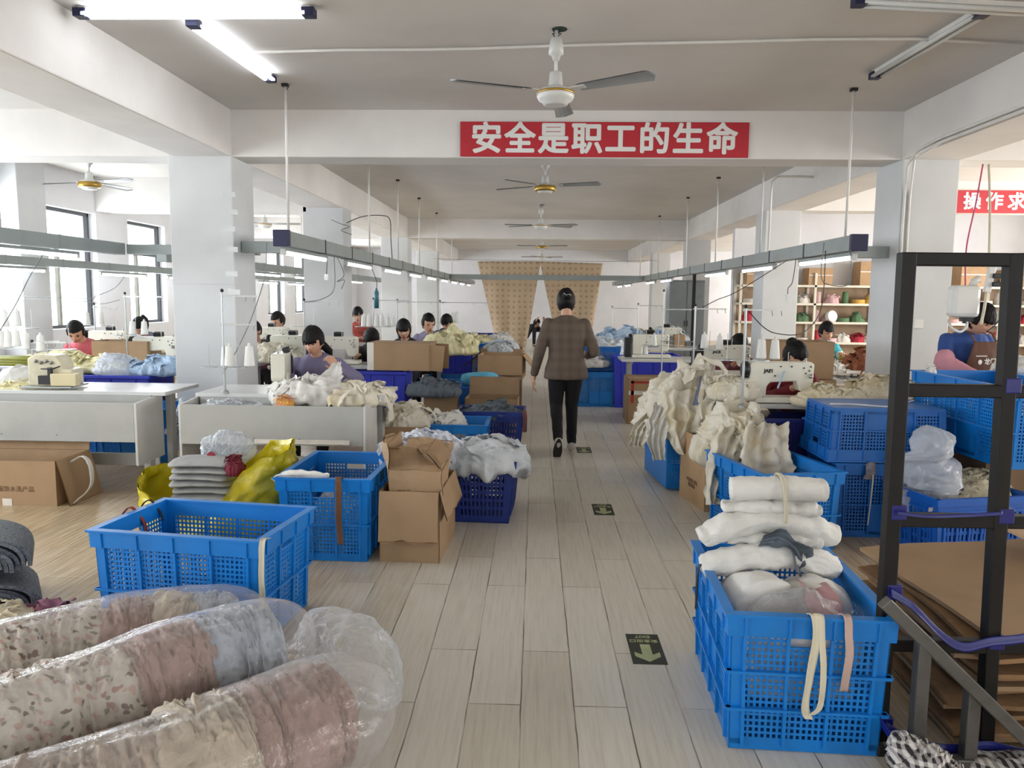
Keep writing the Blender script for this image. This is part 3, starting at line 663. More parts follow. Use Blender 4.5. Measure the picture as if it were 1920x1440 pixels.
def leafy():
    t = NT('floral print cotton'); v = t.coord(); c = t.n('ShaderNodeMapping'); c.inputs['Scale'].default_value = (1, 1.0, 1)
    nz = t.n('ShaderNodeTexNoise'); nz.inputs['Scale'].default_value = 14; t.l(v, nz.inputs['Vector'])
    mx = t.n('ShaderNodeMix'); mx.data_type = 'VECTOR'; mx.inputs[0].default_value = .06; t.l(v, mx.inputs[4]); t.l(nz.outputs['Color'], mx.inputs[5])
    vo = t.n('ShaderNodeTexVoronoi'); vo.inputs['Scale'].default_value = 34; sv = t.n('ShaderNodeMapping'); sv.inputs['Scale'].default_value = (.75, 1.5, 1.2); sv.inputs['Rotation'].default_value = (0, 0, .5); t.l(mx.outputs[1], sv.inputs[0]); t.l(sv.outputs[0], vo.inputs['Vector'])
    hs = t.n('ShaderNodeSeparateColor'); t.l(vo.outputs['Color'], hs.inputs[0])
    leaf = t.ramp(vo.outputs['Distance'], [(.36, (1, 1, 1, 1)), (.46, (0, 0, 0, 1))])
    pick = t.ramp(hs.outputs[0], [(.0, lin('#b9a096')), (.4, lin('#a3827a')), (.55, lin('#8f8a7c')), (.75, lin('#7a655a'))]); pick.node.color_ramp.interpolation = 'CONSTANT'
    on = t.ramp(hs.outputs[1], [(.14, (0, 0, 0, 1)), (.16, (1, 1, 1, 1))]); f_ = t.n('ShaderNodeMath'); f_.operation = 'MULTIPLY'; t.l(leaf, f_.inputs[0]); t.l(on, f_.inputs[1])
    t.l(t.mix(f_.outputs[0], lin('#c2bbb0'), pick), t.p.inputs['Base Color']); t.p.inputs['Roughness'].default_value = .85
    t.bump(t.noise(v, 30, 5), .3, .01); return t.m
floral = leafy()
def plaid(name, a, b, c, s=30, out='Object'):
    t = NT(name); v = t.coord(); sep = t.n('ShaderNodeSeparateXYZ'); t.l(v, sep.inputs[0]); outs = []
    for i in (0, 2):
        m = t.n('ShaderNodeMath'); m.operation = 'MULTIPLY'; m.inputs[1].default_value = s; t.l(sep.outputs[i], m.inputs[0])
        fr = t.n('ShaderNodeMath'); fr.operation = 'FRACT'; t.l(m.outputs[0], fr.inputs[0])
        outs.append(t.ramp(fr.outputs[0], [(.0, (0, 0, 0, 1)), (.48, (0, 0, 0, 1)), (.52, (1, 1, 1, 1)), (.96, (1, 1, 1, 1))]))
    m1 = t.mix(outs[0], lin(a), lin(b)); t.l(t.mix(outs[1], m1, lin(c), 'MIX') if False else t.mix(.5, m1, t.mix(outs[1], lin(a), lin(c))), t.p.inputs['Base Color'])
    t.p.inputs['Roughness'].default_value = .85; return t.m
# ------------------------------------------------------------------ people
skin = mat('skin', '#c2957c', .5, 0, .05, 12); skin2 = mat('warm skin', '#b78468', .5, 0, .05, 12); lip_m = mat('lips', '#9a544c', .45); hair_m = mat('black hair', '#0d0b0a', .55, 0, .25, 40, .6, 120, spec=.22, stretch=(1, 1, .15)); eye_m = mat('dark eyes', '#15100e', .3)
def remesh(mb, vox, smooth=4):
    me = mb.mesh('tmp', []); o = bpy.data.objects.new('tmp', me); COL.objects.link(o)
    m = o.modifiers.new('r', 'REMESH'); m.mode = 'VOXEL'; m.voxel_size = vox; m.use_smooth_shade = True
    dg = bpy.context.evaluated_depsgraph_get(); me2 = bpy.data.meshes.new_from_object(o.evaluated_get(dg))
    bpy.data.objects.remove(o); bpy.data.meshes.remove(me)
    bm = bmesh.new(); bm.from_mesh(me2)
    for _ in range(smooth): bmesh.ops.smooth_vert(bm, verts=bm.verts, factor=.5, use_axis_x=True, use_axis_y=True, use_axis_z=True)
    bm.to_mesh(me2); bm.free(); me2.polygons.foreach_set('use_smooth', [True]*len(me2.polygons)); return me2
def crease(me, amp, f, seed):
    me.update(); ns = [v.normal.copy() for v in me.vertices]
    for v, n_ in zip(me.vertices, ns):
        p = v.co; v.co = p+n_*(amp*ridge(Vector((p.x, p.y, p.z*.55)), f, seed, 2))
    return me
def cap(mb, a, b, ra, rb, n=14):
    a, b = Vector(a), Vector(b); d = b-a; L = d.length
    if L < 1e-6: return mb
    d.normalize(); pts = []; rs = []
    for k in range(5): th = math.pi/2*(1-k/4); pts.append(a-d*(ra*math.sin(th))); rs.append(max(.0008, ra*math.cos(th)))
    for k in range(5): th = math.pi/2*k/4; pts.append(b+d*(rb*math.sin(th))); rs.append(max(.0008, rb*math.cos(th)))
    return mb.tube(pts, rs, n)
def loft(mb, path, rads, n=28):
    """upright body loft: rings of (rx, ry) around path points, tilted with the path in the y-z plane"""
    P = [Vector(p) for p in path]; b = len(mb.v); K = len(P)
    for i, p in enumerate(P):
        d = (P[min(i+1, K-1)]-P[max(i-1, 0)]).normalized(); X = Vector((1, 0, 0)); X = (X-d*X.dot(d)).normalized(); Yv = d.cross(X)
        for j in range(n):
            a = 2*math.pi*j/n; c, s = math.cos(a), math.sin(a); c = math.copysign(abs(c)**.85, c); s = math.copysign(abs(s)**.85, s)
            mb.v.append(tuple(p+X*(c*rads[i][0])+Yv*(s*rads[i][1])))
    for i in range(K-1):
        for j in range(n): mb.f.append((b+i*n+j, b+i*n+(j+1) % n, b+(i+1)*n+(j+1) % n, b+(i+1)*n+j)); mb.mi.append(0)
    mb.f.append(tuple(b+j for j in range(n))[::-1]); mb.f.append(tuple(b+(K-1)*n+j for j in range(n))); mb.mi += [0, 0]; return mb
def gs(x, y, sx, sy): return math.exp(-(x/sx)**2-(y/sy)**2)
def headpt(dx, dy, dz, k=1.0):
    p = Vector((dx*.073, dy*.093, dz*.115)); z = p.z
    if z < -.01: t_ = min(1, (-.01-z)/.1); p.x *= 1-.30*t_**1.4; p.y = p.y*(1-.12*t_)-(.010*t_ if dy < .2 else -.0)
    if dy > 0 and z < -.02: p.y *= 1-.35*min(1, (-.02-z)/.08)
    if z > 0: p.x *= 1+.05*dz*(1-dz)*4*.5
    if dy < 0:
        x = p.x; f_ = min(1, -dy*1.8)
        p.y -= f_*(.021*gs(x, z+.028, .011, .013)+.012*gs(x, z+.008, .009, .022)+.007*gs(x, z+.060, .024, .010)+.009*gs(x, z+.100, .022, .016)
            +.004*gs(abs(x)-.043, z+.03, .02, .022)+.004*gs(x, z-.030, .05, .012)-.009*gs(abs(x)-.031, z-.004, .017, .012)-.004*gs(x, z+.079, .02, .006))
    return p*k
def head_mb():
    mb = MB(); n, m = 48, 36; vs = []; fs = []
    for i in range(m+1):
        th = math.pi*i/m
        for j in range(n):
            a = 2*math.pi*j/n; vs.append(headpt(math.sin(th)*math.cos(a), math.sin(th)*math.sin(a), math.cos(th)))
    for i in range(m):
        for j in range(n): fs.append((i*n+j, (i+1)*n+j, (i+1)*n+(j+1) % n, i*n+(j+1) % n))
    mb.add(vs, fs)
    for s in (-1, 1): mb.ell((s*.072, .012, -.012), (.011, .018, .030), 12, 8)
    return mb
def hair_mb(style, seed=1, bangs=.0):
    mb = MB(); n, m = 110, 48; vs = []; fs = []
    for i in range(m+1):
        th = math.pi*i/m
        for j in range(n):
            a = 2*math.pi*j/n; dx, dy, dz = math.sin(th)*math.cos(a), math.sin(th)*math.sin(a), math.cos(th)
            p = headpt(dx, max(dy, -.97), dz, 1.0); line = .40-bangs*(.5 if abs(dx) < .72 else .25)+.07*nv(dx*12, seed, 2)
            face = dy < -.1 and dz < line and abs(dx) < .9; low = dz < -.6+.08*nv(dx*8, dy*8, seed) if style != 'long' else dz < -.85
            side = abs(dx) > .84 and dy < .1 and dz < (-.22 if style not in ('long', 'bob') else -.8)
            st_ = nv(math.atan2(dx, dy+.3)*7, dz*1.4, seed)
            k = 1.135+.05*st_+.02*nv(dx*24, dy*24, dz*3+seed)+.04*max(0, dz)
            if style == 'long': k += .05*(1-abs(dz))
            if face or low or side: k = .86
            vs.append(Vector((p.x*k*1.03, p.y*k+.003, p.z*k+.002)))
    for i in range(m):
        for j in range(n): fs.append((i*n+j, (i+1)*n+j, (i+1)*n+(j+1) % n, i*n+(j+1) % n))
    mb.add(vs, fs)
    if style == 'bun': mb.ell((0, .098, .052), (.045, .038, .042), 18, 12)
    if style == 'highbun': mb.ell((0, .06, .105), (.05, .045, .04), 18, 12)
    if style == 'pony': mb.tube([(0, .09, .03), (.01, .13, .03), (.02, .15, -.04), (.02, .14, -.13), (.02, .13, -.2)], [.02, .03, .034, .028, .006], 12)
    if style == 'lowpony': mb.tube([(0, .07, -.05), (.02, .12, -.08), (.05, .14, -.14), (.06, .13, -.22)], [.025, .034, .034, .01], 12)
    if style == 'long': mb.tube([(0, .05, .02), (0, .075, -.06), (0, .085, -.14), (0, .08, -.2)], [.06, .075, .07, .03], 20, flat=.7)
    return mb
def hand_mb(wrist, d, nrm, curl=.5, side=1, s=1.0):
    """five-fingered hand from the wrist along d; nrm = back of the hand"""
    d = Vector(d).normalized(); nrm = Vector(nrm); nrm = (nrm-d*nrm.dot(d)).normalized(); x = d.cross(nrm)*side; W = Vector(wrist); mb = MB()
    cap(mb, W-d*.01*s, W+d*.02*s, .025*s, .026*s)
    for k in range(4):
        o = (k-1.5)*.0185*s; cap(mb, W+d*.012*s+x*o*.7, W+d*.078*s+x*o, .0155*s, .0125*s, 10)
        p = W+d*.08*s+x*o; L = (.040, .046, .043, .034)[k]*s; a = 0
        for q in range(3):
            a += curl*(.55, .9, .6)[q]; v = d*math.cos(a)-nrm*math.sin(a)+x*(k-1.5)*.05
            e = p+v.normalized()*L*(1, .65, .5)[q]; cap(mb, p, e, (.0095-.0008*q)*s, (.0088-.0008*q)*s, 10); p = e
    p = W+d*.022*s-x*.024*s; v = (d*.7-x*.75-nrm*.25).normalized(); e = p+v*.04*s; cap(mb, p, e, .013*s, .011*s, 10)
    v2 = (d*.9-x*.25-nrm*.35*(.5+curl)).normalized(); cap(mb, e, e+v2*.032*s, .0108*s, .009*s, 10); return mb
def person(label, loc, J, rz=0, top=None, bottom=None, shoes=None, hair='bun', bangs=0, vox=.007, sk=None, cuff=.92, group=None, hairmat=None, big=1.0, collar=True, lean_mb=None, topname='sweater', fold=.007):
    t_ = MB(); sk = sk or skin; root_kind = 'person'
    pel, che, nek, hed = (Vector(J[k]) for k in ('pelvis', 'chest', 'neck', 'head'))
    sh = [Vector(v) for v in J.get('shoulder', [nek+Vector((s*.165*big, .02, -.075)) for s in (-1, 1)])]
    body = MB(); up_ = (nek-che)
    loft(body, [pel, (pel+che)/2, che, nek-up_*.25, nek], [(.13, .09), (.115, .08), (.125, .085), (.1, .06), (.05, .05)])
    cap(body, nek-up_.normalized()*.05, nek.lerp(hed, .55)+Vector((0, .012, 0)), .056, .047, 20)
    HM = Matrix.Translation(hed) @ Euler((J.get('hp', 0), J.get('hr', 0), J.get('ht', 0)), 'YXZ').to_matrix().to_4x4() @ Matrix.Scale(1.06, 4)
    h_ = head_mb(); body.add(h_.v, h_.f, 0, HM)
    for i in (0, 1):
        e, w_ = Vector(J['elbow'][i]), Vector(J['wrist'][i]); cap(body, sh[i], e, .040, .034); cap(body, e, w_, .034, .023)
        hd = J.get('hdir', [None, None])[i] or (w_-e); hn = J.get('hnrm', [(0, 0, 1)]*2)[i]
        q = hand_mb(w_+Vector(hd).normalized()*.012, hd, hn, J.get('curl', [.5, .5])[i], 1 if i else -1); body.add(q.v, q.f)
    kn, an, to = ([Vector(v) for v in J[k]] for k in ('knee', 'ankle', 'toe'))
    for i in (0, 1):
        hp = pel+Vector(((-.085, .085)[i], 0, -.02)); cap(body, hp, kn[i], .07, .05); cap(body, kn[i], an[i], .048, .034)
        cap(body, an[i], an[i].lerp(to[i], .25)-Vector((0, 0, .0)), .034, .034); cap(body, an[i].lerp(to[i], .2), to[i], .033, .022)
    p = obj('person', remesh(body, vox, 3), sk, None); p.location = loc; p.rotation_euler = (0, 0, rz); tag(p, label, 'person', group)
    # clothes
    c = MB(); b = big
    loft(c, J.get('hem', [pel+Vector((0, 0, -.04))])+[pel.lerp(che, .3), pel.lerp(che, .7), che, che.lerp(nek, .55), che.lerp(nek, .85), nek+up_*.06],
        J.get('hemr', [(.175*b, .135*b)])+[(.165*b, .13*b), (.165*b, .125*b), (.18*b, .125*b), (.182*b, .105*b), (.14, .085), (.066, .06)])
    for i in (0, 1):
        e, w_ = Vector(J['elbow'][i]), Vector(J['wrist'][i]); cap(c, sh[i], e, .055*b, .053*b); cap(c, e, e.lerp(w_, cuff), .054*b, .036*b)
    obj(topname, crease(remesh(c, .011, 3), fold, 9, sum(map(ord, label)) % 50), top, p)
    c = MB()
    for i in (0, 1):
        hp = pel+Vector(((-.09, .09)[i], 0, -.02)); cap(c, hp, kn[i], .094, .066); cap(c, kn[i], kn[i].lerp(an[i], .93), .064, .046)
    cap(c, pel+Vector((-.06, 0, 0)), pel+Vector((.06, 0, 0)), .11, .11); obj('trousers', crease(remesh(c, .012, 3), .004, 9, 3), bottom or mat('dark trousers', '#191a22', .85), p)
    for i in (0, 1):
        c = MB(); d = (to[i]-an[i]); d_ = d.normalized(); cap(c, an[i]-d_*.03+Vector((0, 0, -.025)), to[i]-Vector((0, 0, .0)), .042, .034); obj('shoe', remesh(c, .009, 2), shoes or dark_m, p)
    hh = hair_mb(hair, sum(map(ord, label)) % 30, bangs); M2 = HM; hh.map(lambda v: M2 @ v); obj('hair', hh, hairmat or hair_m, p, True)
    for s in (-1, 1):
        obj('eye', MB().ell((s*.031, -.0835, .003), (.013, .006, .0042), 12, 8).map(lambda v: HM @ v), eye_m, p, True)
        obj('eyebrow', MB().ell((s*.033, -.087, .024), (.017, .005, .0035), 12, 6, 0, Matrix.Rotation(s*.1, 4, 'Y')).map(lambda v: HM @ v), hairmat or hair_m, p, True)
    f = MB().ell((0, -.0975, -.057), (.021, .006, .0045), 14, 8).ell((0, -.097, -.064), (.017, .006, .0048), 14, 8); obj('lips', f.map(lambda v: HM @ v), lip_m, p, True)
    return p, HM
def seated(label, px, py, y, lean=.26, hp=.45, ht=0, hr=0, hands=None, rz=0, elbows=None, hdrop=0, **kw):
    """seated worker whose head centre stands at a given place; facing the viewer's side of the room"""
    h = aty(px, py, y); hz = h.z; c, s = math.cos(rz), math.sin(rz)
    L = lambda v: Vector((v[0], v[1], v[2]))
    pel = Vector((0, 0, .56)); hed = Vector((0, -lean, hz)); nek = hed+Vector((0, .05+.10*math.sin(hp), -.15+.055*math.sin(hp))); che = pel.lerp(nek, .62)+Vector((0, .03, 0))
    wz = .83; hands = hands or [(-.12, -lean-.26, wz), (.13, -lean-.24, wz)]
    J = dict(pelvis=pel, chest=che, neck=nek, head=hed, hp=hp, ht=ht, hr=hr,
        elbow=elbows or [(-.27, -lean*.6-.03, nek.z-.29), (.27, -lean*.6-.03, nek.z-.29)], wrist=hands,
        knee=[(-.12, -.42, .55), (.12, -.42, .55)], ankle=[(-.12, -.4, .09), (.12, -.4, .09)], toe=[(-.13, -.55, .035), (.13, -.55, .035)])
    J.update(kw.pop('J', {}))
    off = Vector((c*hed.x-s*hed.y, s*hed.x+c*hed.y, 0)); loc = Vector((h.x, h.y, 0))-off
    return person(label, loc, J, rz, **kw)
# ------------------------------------------------------------------ foreground, left of the aisle
WH = (.52, .74, .49)
def C(name, label, loc, deg, **kw):
    k = dict(W=.52, L=.74, H=.49); k.update(kw); return crate(name, label, loc, R(deg), **k)
C('plastic_crate', 'empty blue lattice crate on the floor behind the floral cloth bags, long side facing front', (-1.515, 3.44, 0), 82, L=.78)
C('plastic_crate', 'blue lattice crate with a brown ribbon tied on its rim, beside the torn cardboard carton', (-1.19, 4.62, 0), -1.5)
cloth('polythene_bag', 'pale crumpled film lying inside the blue crate with the brown ribbon', 'plastic bag', heap_mb(.2, .28, .34, 44, .06, 6), poly_m, (-1.19, 4.62, .03))
def ribbon(label, pts, wd, m, th=.003, cat='ribbon', name='fabric_ribbon', side=(1, 0, 0), amp=.003, seed=1, n=6):
    return cloth(name, label, cat, drape_mb(pts, [wd]*len(pts), side, seed, amp, 1, n, 40, th, .04), m)
tan_m = mat('brown twill tape', '#6f4d35', .8); rope_m = mat('off white cotton tape', '#cfc7b0', .85, 0, .06); red_r = mat('red and black ribbon', '#8c3b3b', .7); blu_t = mat('blue strapping tape', '#0d1568', .35, 0, .08)
ribbon('brown fabric ribbon hanging down the front of the crate beside the torn carton', [(-1.1, 4.30, .49), (-1.1, 4.215, .505), (-1.095, 4.195, .44), (-1.1, 4.20, .3), (-1.09, 4.205, .12)], .035, tan_m, seed=3)
ribbon('white cotton strip tied on the near corner of the empty blue crate', [(-1.135, 3.17, .49), (-1.128, 3.085, .505), (-1.13, 3.07, .42), (-1.137, 3.085, .3), (-1.13, 3.09, .16), (-1.128, 3.1, .06)], .024, rope_m, seed=5)
ribbon('red striped ribbon looped over the left rim of the empty blue crate', [(-1.86, 3.55, .35), (-1.88, 3.55, .44), (-1.93, 3.54, .506), (-1.975, 3.54, .46), (-1.98, 3.54, .38)], .02, red_r, side=(.1, 1, 0), seed=7)
ribbon('black cord looped over the left rim of the empty blue crate', [(-1.85, 3.68, .40), (-1.87, 3.68, .46), (-1.91, 3.67, .506), (-1.955, 3.67, .45), (-1.95, 3.66, .36)], .014, mat('dark cord', '#2b1f22', .7), side=(.1, 1, 0), seed=8)
cloth('cotton_rag', 'white cotton rag draped on the blue crate by the yellow sack', 'rag', drape_mb([(-1.5, 4.32, .47), (-1.44, 4.28, .515), (-1.3, 4.27, .517), (-1.17, 4.27, .505)], [.07, .1, .09, .03], (.1, 1, 0), 4, .012, 2, 20, 30), cl_white)
# the three long clear bags
def sackbag(pts, rad, seed, **kw): return sack_mb(pts, rad, seed, **kw)
P = [Vector((-2.22, 2.42, .17)), Vector((-1.86, 2.60, .19)), Vector((-1.52, 2.72, .19)), Vector((-1.25, 2.82, .18)), Vector((-1.02, 2.87, .17))]
def seg(a, b, P_=None): return [Vector(a).lerp(Vector(b), k/4) for k in range(5)]
fl_g = mat('ash grey cotton', '#7d8388', .85, 0, .1, 8, .4, 60); fl_b = mat('pale blue grey cotton', '#a3acb8', .85, 0, .1, 8, .4, 60); fl_c = mat('cream crinkled cotton', '#bfb3a2', .85, 0, .08, 8, .4, 60)
bag_pk = mat('dusty rose cotton', '#a18880', .85, 0, .1, 7, .7, 38)
def bundle(nm, label, a, b, r, m, seed, amp=.022, f=7, group=None):
    return cloth(nm, label, 'fabric bundle', sack_mb(seg(a, b), [r*.9, r, r, r, r*.88], seed, amp, f, 64, 44, .86, .9, 3, .35, .004), m, group=group)
def chain(specs, path, r, seed, flat=.9):
    """cloth lumps one after another along a path inside a bag; specs = (label, t0, t1, material, amp)"""
    P_ = [Vector(p) for p in path]; K = len(P_)-1
    def at_(t): i = min(int(t*K), K-1); u = t*K-i; return P_[i].lerp(P_[i+1], u)
    for k, (lab, t0, t1, m, am) in enumerate(specs):
        R_ = random.Random(seed+k); j = lambda s_: Vector((R_.uniform(-s_, s_), R_.uniform(-s_, s_), R_.uniform(-.4*s_, .4*s_)))
        pts = [at_(max(0, t0-.03)+(min(1, t1+.03)-max(0, t0-.03))*q/5)+j(.012) for q in range(6)]
        cloth('fabric_bundle', lab, 'fabric bundle', sack_mb(pts, [r*.78, r*.97, r*1.03, r*1.0, r*.94, r*.74], seed+k, am*.5, 9, 120, 84, flat, 2.2, 4, .5, .004), m)
pB = [(-1.72, 2.0, .19), (-1.42, 2.26, .21), (-1.2, 2.45, .24), (-.93, 2.68, .235)]
chain((('floral printed cloth filling the left of the middle clear bag', 0, .55, floral, .03), ('dusty rose cloth in the middle bag beside the floral print', .52, .78, bag_pk, .034), ('ash grey cloth in the rounded end of the middle clear bag', .74, 1, fl_b, .034)), pB, .182, 3)
cloth('polythene_bag', 'long clear polythene bag in the middle of the heap, tight creases along it', 'plastic bag', sack_mb([(-1.85, 1.9, .185)]+pB[1:]+[(-.84, 2.75, .21)], [.16, .192, .2, .19, .07], 11, .010, 7, 110, 90, .92, .14, 4, .3, .002), poly_t)
pA = [(-2.1, 2.45, .17), (-1.8, 2.68, .18), (-1.5, 2.86, .185), (-1.2, 2.97, .165)]
chain((('floral cloth at the left of the rear clear bag', 0, .55, floral, .03), ('dusty rose cloth in the rear clear bag in front of the empty crate', .5, .72, bag_pk, .034), ('cream cloth in the rear clear bag, against the empty crate', .64, .88, fl_c, .034), ('pale blue grey cloth in the far end of the rear clear bag', .82, 1, fl_b, .034)), pA, .165, 13)
cloth('polythene_bag', 'long clear polythene bag at the rear of the heap, touching the empty crate', 'plastic bag', sack_mb([(-2.25, 2.35, .17)]+pA[1:]+[(-1.12, 2.99, .14)], [.15, .176, .182, .175, .08], 21, .010, 7, 110, 90, .92, .14, 4, .3, .002), poly_t)
pC = [(-1.42, 1.70, .16), (-1.06, 1.95, .17), (-.84, 2.14, .185), (-.60, 2.36, .18)]
chain((('rose cloth in the left part of the front clear bag', 0, .42, mat('mixed rose and cream cotton', '#ada094', .85, 0, .14, 6, .7, 40), .034), ('cream ruffled cloth in the middle of the front clear bag', .38, .66, fl_c, .05), ('dusty rose cloth in the rounded end of the front clear bag', .58, 1, bag_pk, .04)), pC, .182, 23, .9)
cloth('polythene_bag', 'clear polythene bag of rose cloth at the front of the heap', 'plastic bag', sack_mb([(-1.6, 1.6, .16)]+pC[1:]+[(-.52, 2.44, .14)], [.17, .193, .2, .195, .09], 27, .011, 7, 110, 90, .9, .14, 4, .3, .002), poly_t)
cloth('polythene_bag', 'empty crumpled end of clear film standing at the right of the bag heap', 'plastic bag', sack_mb([(-.86, 2.86, .08), (-.84, 2.87, .19), (-.76, 2.83, .26), (-.62, 2.70, .18), (-.49, 2.58, .07)], [.06, .085, .095, .12, .07], 31, .03, 4, 90, 80, .7, .8, 4, .5, .003), film('loose clear polythene', '#eceef0', .2, .5, .1, 9, .9))
# speckled knit stacks at the left edge
def layers(label, loc, rz, n, ln, ht, seed):
    """pieces of thick knit folded over each other: nested sheets that run flat and droop at their right ends"""
    mb = MB(); R_ = random.Random(seed)
    for k in range(n):
        rx = .07+.024*k; hz = ht*(.35+.65*(k+1)/n); oy = R_.uniform(-.02, .02); ln_ = ln*R_.uniform(.92, 1.06); zb = R_.uniform(0, .03) if k else 0; b = len(mb.v)
        def pt(u, q):
            s_ = u*.45 if u < .35 else .1575+(u-.35)/.65*(1-.1575); a = s_*math.pi/2; inn = (-.0085, .0085, .0085, .0085, -.0085, -.0085)[int(round(q*5))]; y = (0, 0, .5, 1, 1, 0)[int(round(q*5))]
            x = math.sin(a)*(rx+inn)+.006*nv(u*5, k, seed); z = math.cos(a)**.7*(hz+inn) if a < 1.55 else 0
            return Vector((x-.3*(1-u)*(1-u), oy+(y-.5)*ln_+.006*nv(k, u*4, seed), max(.0, z+zb*(u) + .004*nv(u*6, y*4, k))))
        mb.grid(pt, 22, 5)
    o = obj('folded_fabric_stack', mb, cl_denim, None, False, loc=loc, rz=rz); return tag(o, label, 'folded fabric')
layers('lower stack of speckled grey knit pieces on the floor at the left edge', (-2.80, 3.40, 0.0), R(36), 15, .40, .2, 3)
layers('upper stack of speckled grey knit pieces lying on the lower one at the left edge', (-2.82, 3.43, .205), R(32), 14, .38, .2, 6)
cloth('garment_pile', 'crumpled mauve and red garments on the floor beside the speckled knit stacks', 'garments', heap_mb(.34, .2, .17, 4, .05, 5), mat('mauve jersey', '#85586a', .85, 0, .15, 6, .3, 60, col2='#8a2c33'), (-2.2, 3.2, 0))
cloth('fabric_offcut', 'cream cloth offcut over the mauve garments at the left edge', 'cloth', heap_mb(.16, .1, .06, 9, .03, 7), cl_cream, (-2.3, 3.1, .13))
# torn carton and what stands round it
carton('brown cardboard carton with split hanging flaps standing beside the aisle', (-.695, 4.56, 0), R(-3), .345, .58, .42, (('f', 172), ('r', 165)), sag=.012, seed=3)
carton('crushed cardboard carton jammed in the top of the split carton', (-.695, 4.55, .235), R(2), .31, .46, .30, (('l', 8), ('f', -68), ('b', 75), ('r', -50)), sag=.08, seed=8, prints=(('客户名称  品名规格\n  订单号    数量\n  备注      毛重', 'f', .02, .14, .028, print_m),))
carton('low cardboard carton behind the crushed carton, under the blue striped shirts', (-.76, 5.16, 0), R(3), .42, .34, .44, (), seed=5)
cloth('garment_pile', 'white shirts with blue stripes heaped behind the crushed carton', 'garments', heap_mb(.34, .19, .17, 12, .06, 5.5, spill=.14), mat('blue striped white shirting', '#d3d7e0', .85, 0, .05, 8, .25, 80), (-.78, 5.14, .45))
basket('plastic_basket', 'navy slotted basket piled with pale shirts beside the aisle', (-.335, 5.34, 0), R(-3), .44, .62, .43)
cloth('garment_pile', 'pale grey blue shirts heaped over the navy basket beside the aisle', 'garments', heap_mb(.3, .36, .16, 7, .06, 5, spill=.10), cl_pale, (-.34, 5.27, .41))
C('plastic_crate', 'small blue crate behind the striped shirts with a tied white bundle in it', (-.65, 6.8, 0), 0, W=.46, L=.5, H=.42)
cloth('cloth_bundle', 'white cloth bundle tied with a frilled top in the small blue crate', 'cloth bundle', heap_mb(.19, .2, .26, 14, .07, 6), cl_white, (-.78, 6.78, .3))
basket('plastic_basket', 'navy slotted basket of dark grey offcuts, next along the aisle', (-.41, 7.36, 0), 0, .62, .42, .45)
cloth('fabric_offcuts', 'dark grey fabric offcuts in the navy basket further along the aisle', 'fabric offcuts', heap_mb(.31, .19, .17, 18, .10, 5), cl_grey, (-.42, 7.36, .38), kind='stuff')
ribbon('brown cloth strip tied to the corner of the farther navy basket', [(-.1, 7.2, .46), (-.09, 7.1, .45), (-.085, 7.09, .36), (-.09, 7.1, .27)], .04, mat('maroon cloth', '#6b3f3f', .8), seed=2)
carton('cardboard carton under the knotted white bundle behind the centre work table', (-1.15, 6.62, 0), R(2), .44, .42, .42, (('f', 150),), seed=7)
cloth('cloth_bundle', 'knotted white cloth bundle on the carton behind the centre work table', 'cloth bundle', heap_mb(.24, .19, .22, 22, .05, 6), cl_ivory, (-1.13, 6.62, .42))
carton('open cardboard carton behind the navy basket of grey offcuts', (-.46, 8.35, 0), R(-2), .56, .4, .44, (('b', 20),), seed=11, m=kraft)
C('plastic_crate', 'blue crate holding up the large open carton beside the aisle', (-.52, 9.9, 0), 0, L=.6, rows=2)
carton('large open cardboard carton with spread flaps on the blue crate beside the aisle', (-.42, 9.85, .5), R(-4), .56, .5, .3, (('f', 172), ('l', 128), ('r', 140)), m=kraft2, seed=13, tapes=(('f', -.02, .03, .0, .1, tape_w),))
cloth('garment_pile', 'pale patterned garments showing above the large open carton', 'garments', heap_mb(.25, .2, .13, 25, .04, 6), cl_pale, (-.45, 10.35, .82))
carton('cardboard carton behind the large open carton, its top full of pale garments', (-.45, 10.4, 0), 0, .55, .4, .84, (), seed=17)
C('plastic_crate', 'blue crate to the left of the crate under the large open carton', (-1.12, 9.9, 0), 2, L=.6)
big_bin('ultramarine open bin with a cyan bundle on it behind the open carton', (-.62, 8.95, 0), R(3), .46, .46, .5, mat('mid blue bin', '#1668c4', .4), .08)
cloth('cloth_bundle', 'rolled cyan cloth lying on the blue bin beside the aisle', 'cloth bundle', sack_mb([(-.86, 8.86, .56), (-.72, 8.85, .57), (-.55, 8.85, .57), (-.42, 8.86, .55)], [.07, .085, .085, .07], 4, .012, 5), mat('cyan cloth', '#63b5d6', .8, 0, .06))
ribbon('white cotton strip hanging on the blue crate under the large open carton', [(-.46, 9.56, .5), (-.46, 9.5, .49), (-.46, 9.49, .38), (-.46, 9.49, .26)], .03, cl_white, seed=4)
carton('brown cardboard carton left of the cyan bundle', (-1.02, 8.35, 0), R(4), .36, .4, .48, (('f', 160),), seed=19)
for i, (x, y, z, rz, lab) in enumerate(((-1.25, 7.75, .24, 8, 'flattened dark cardboard sheets lying beside the ultramarine bin, topmost sheet'), (-1.22, 7.72, .16, -4, 'flattened dark cardboard sheets lying beside the ultramarine bin, middle sheet'), (-1.24, 7.7, .08, 3, 'flattened dark cardboard sheets lying beside the ultramarine bin, lowest sheet'))):
    tag(obj('cardboard_sheet', MB().box((0, 0, -.035), (.62, .42, .07)), kraft_d, None, bevel=.004, loc=(x, y, z), rz=R(rz)), lab, 'cardboard sheet')
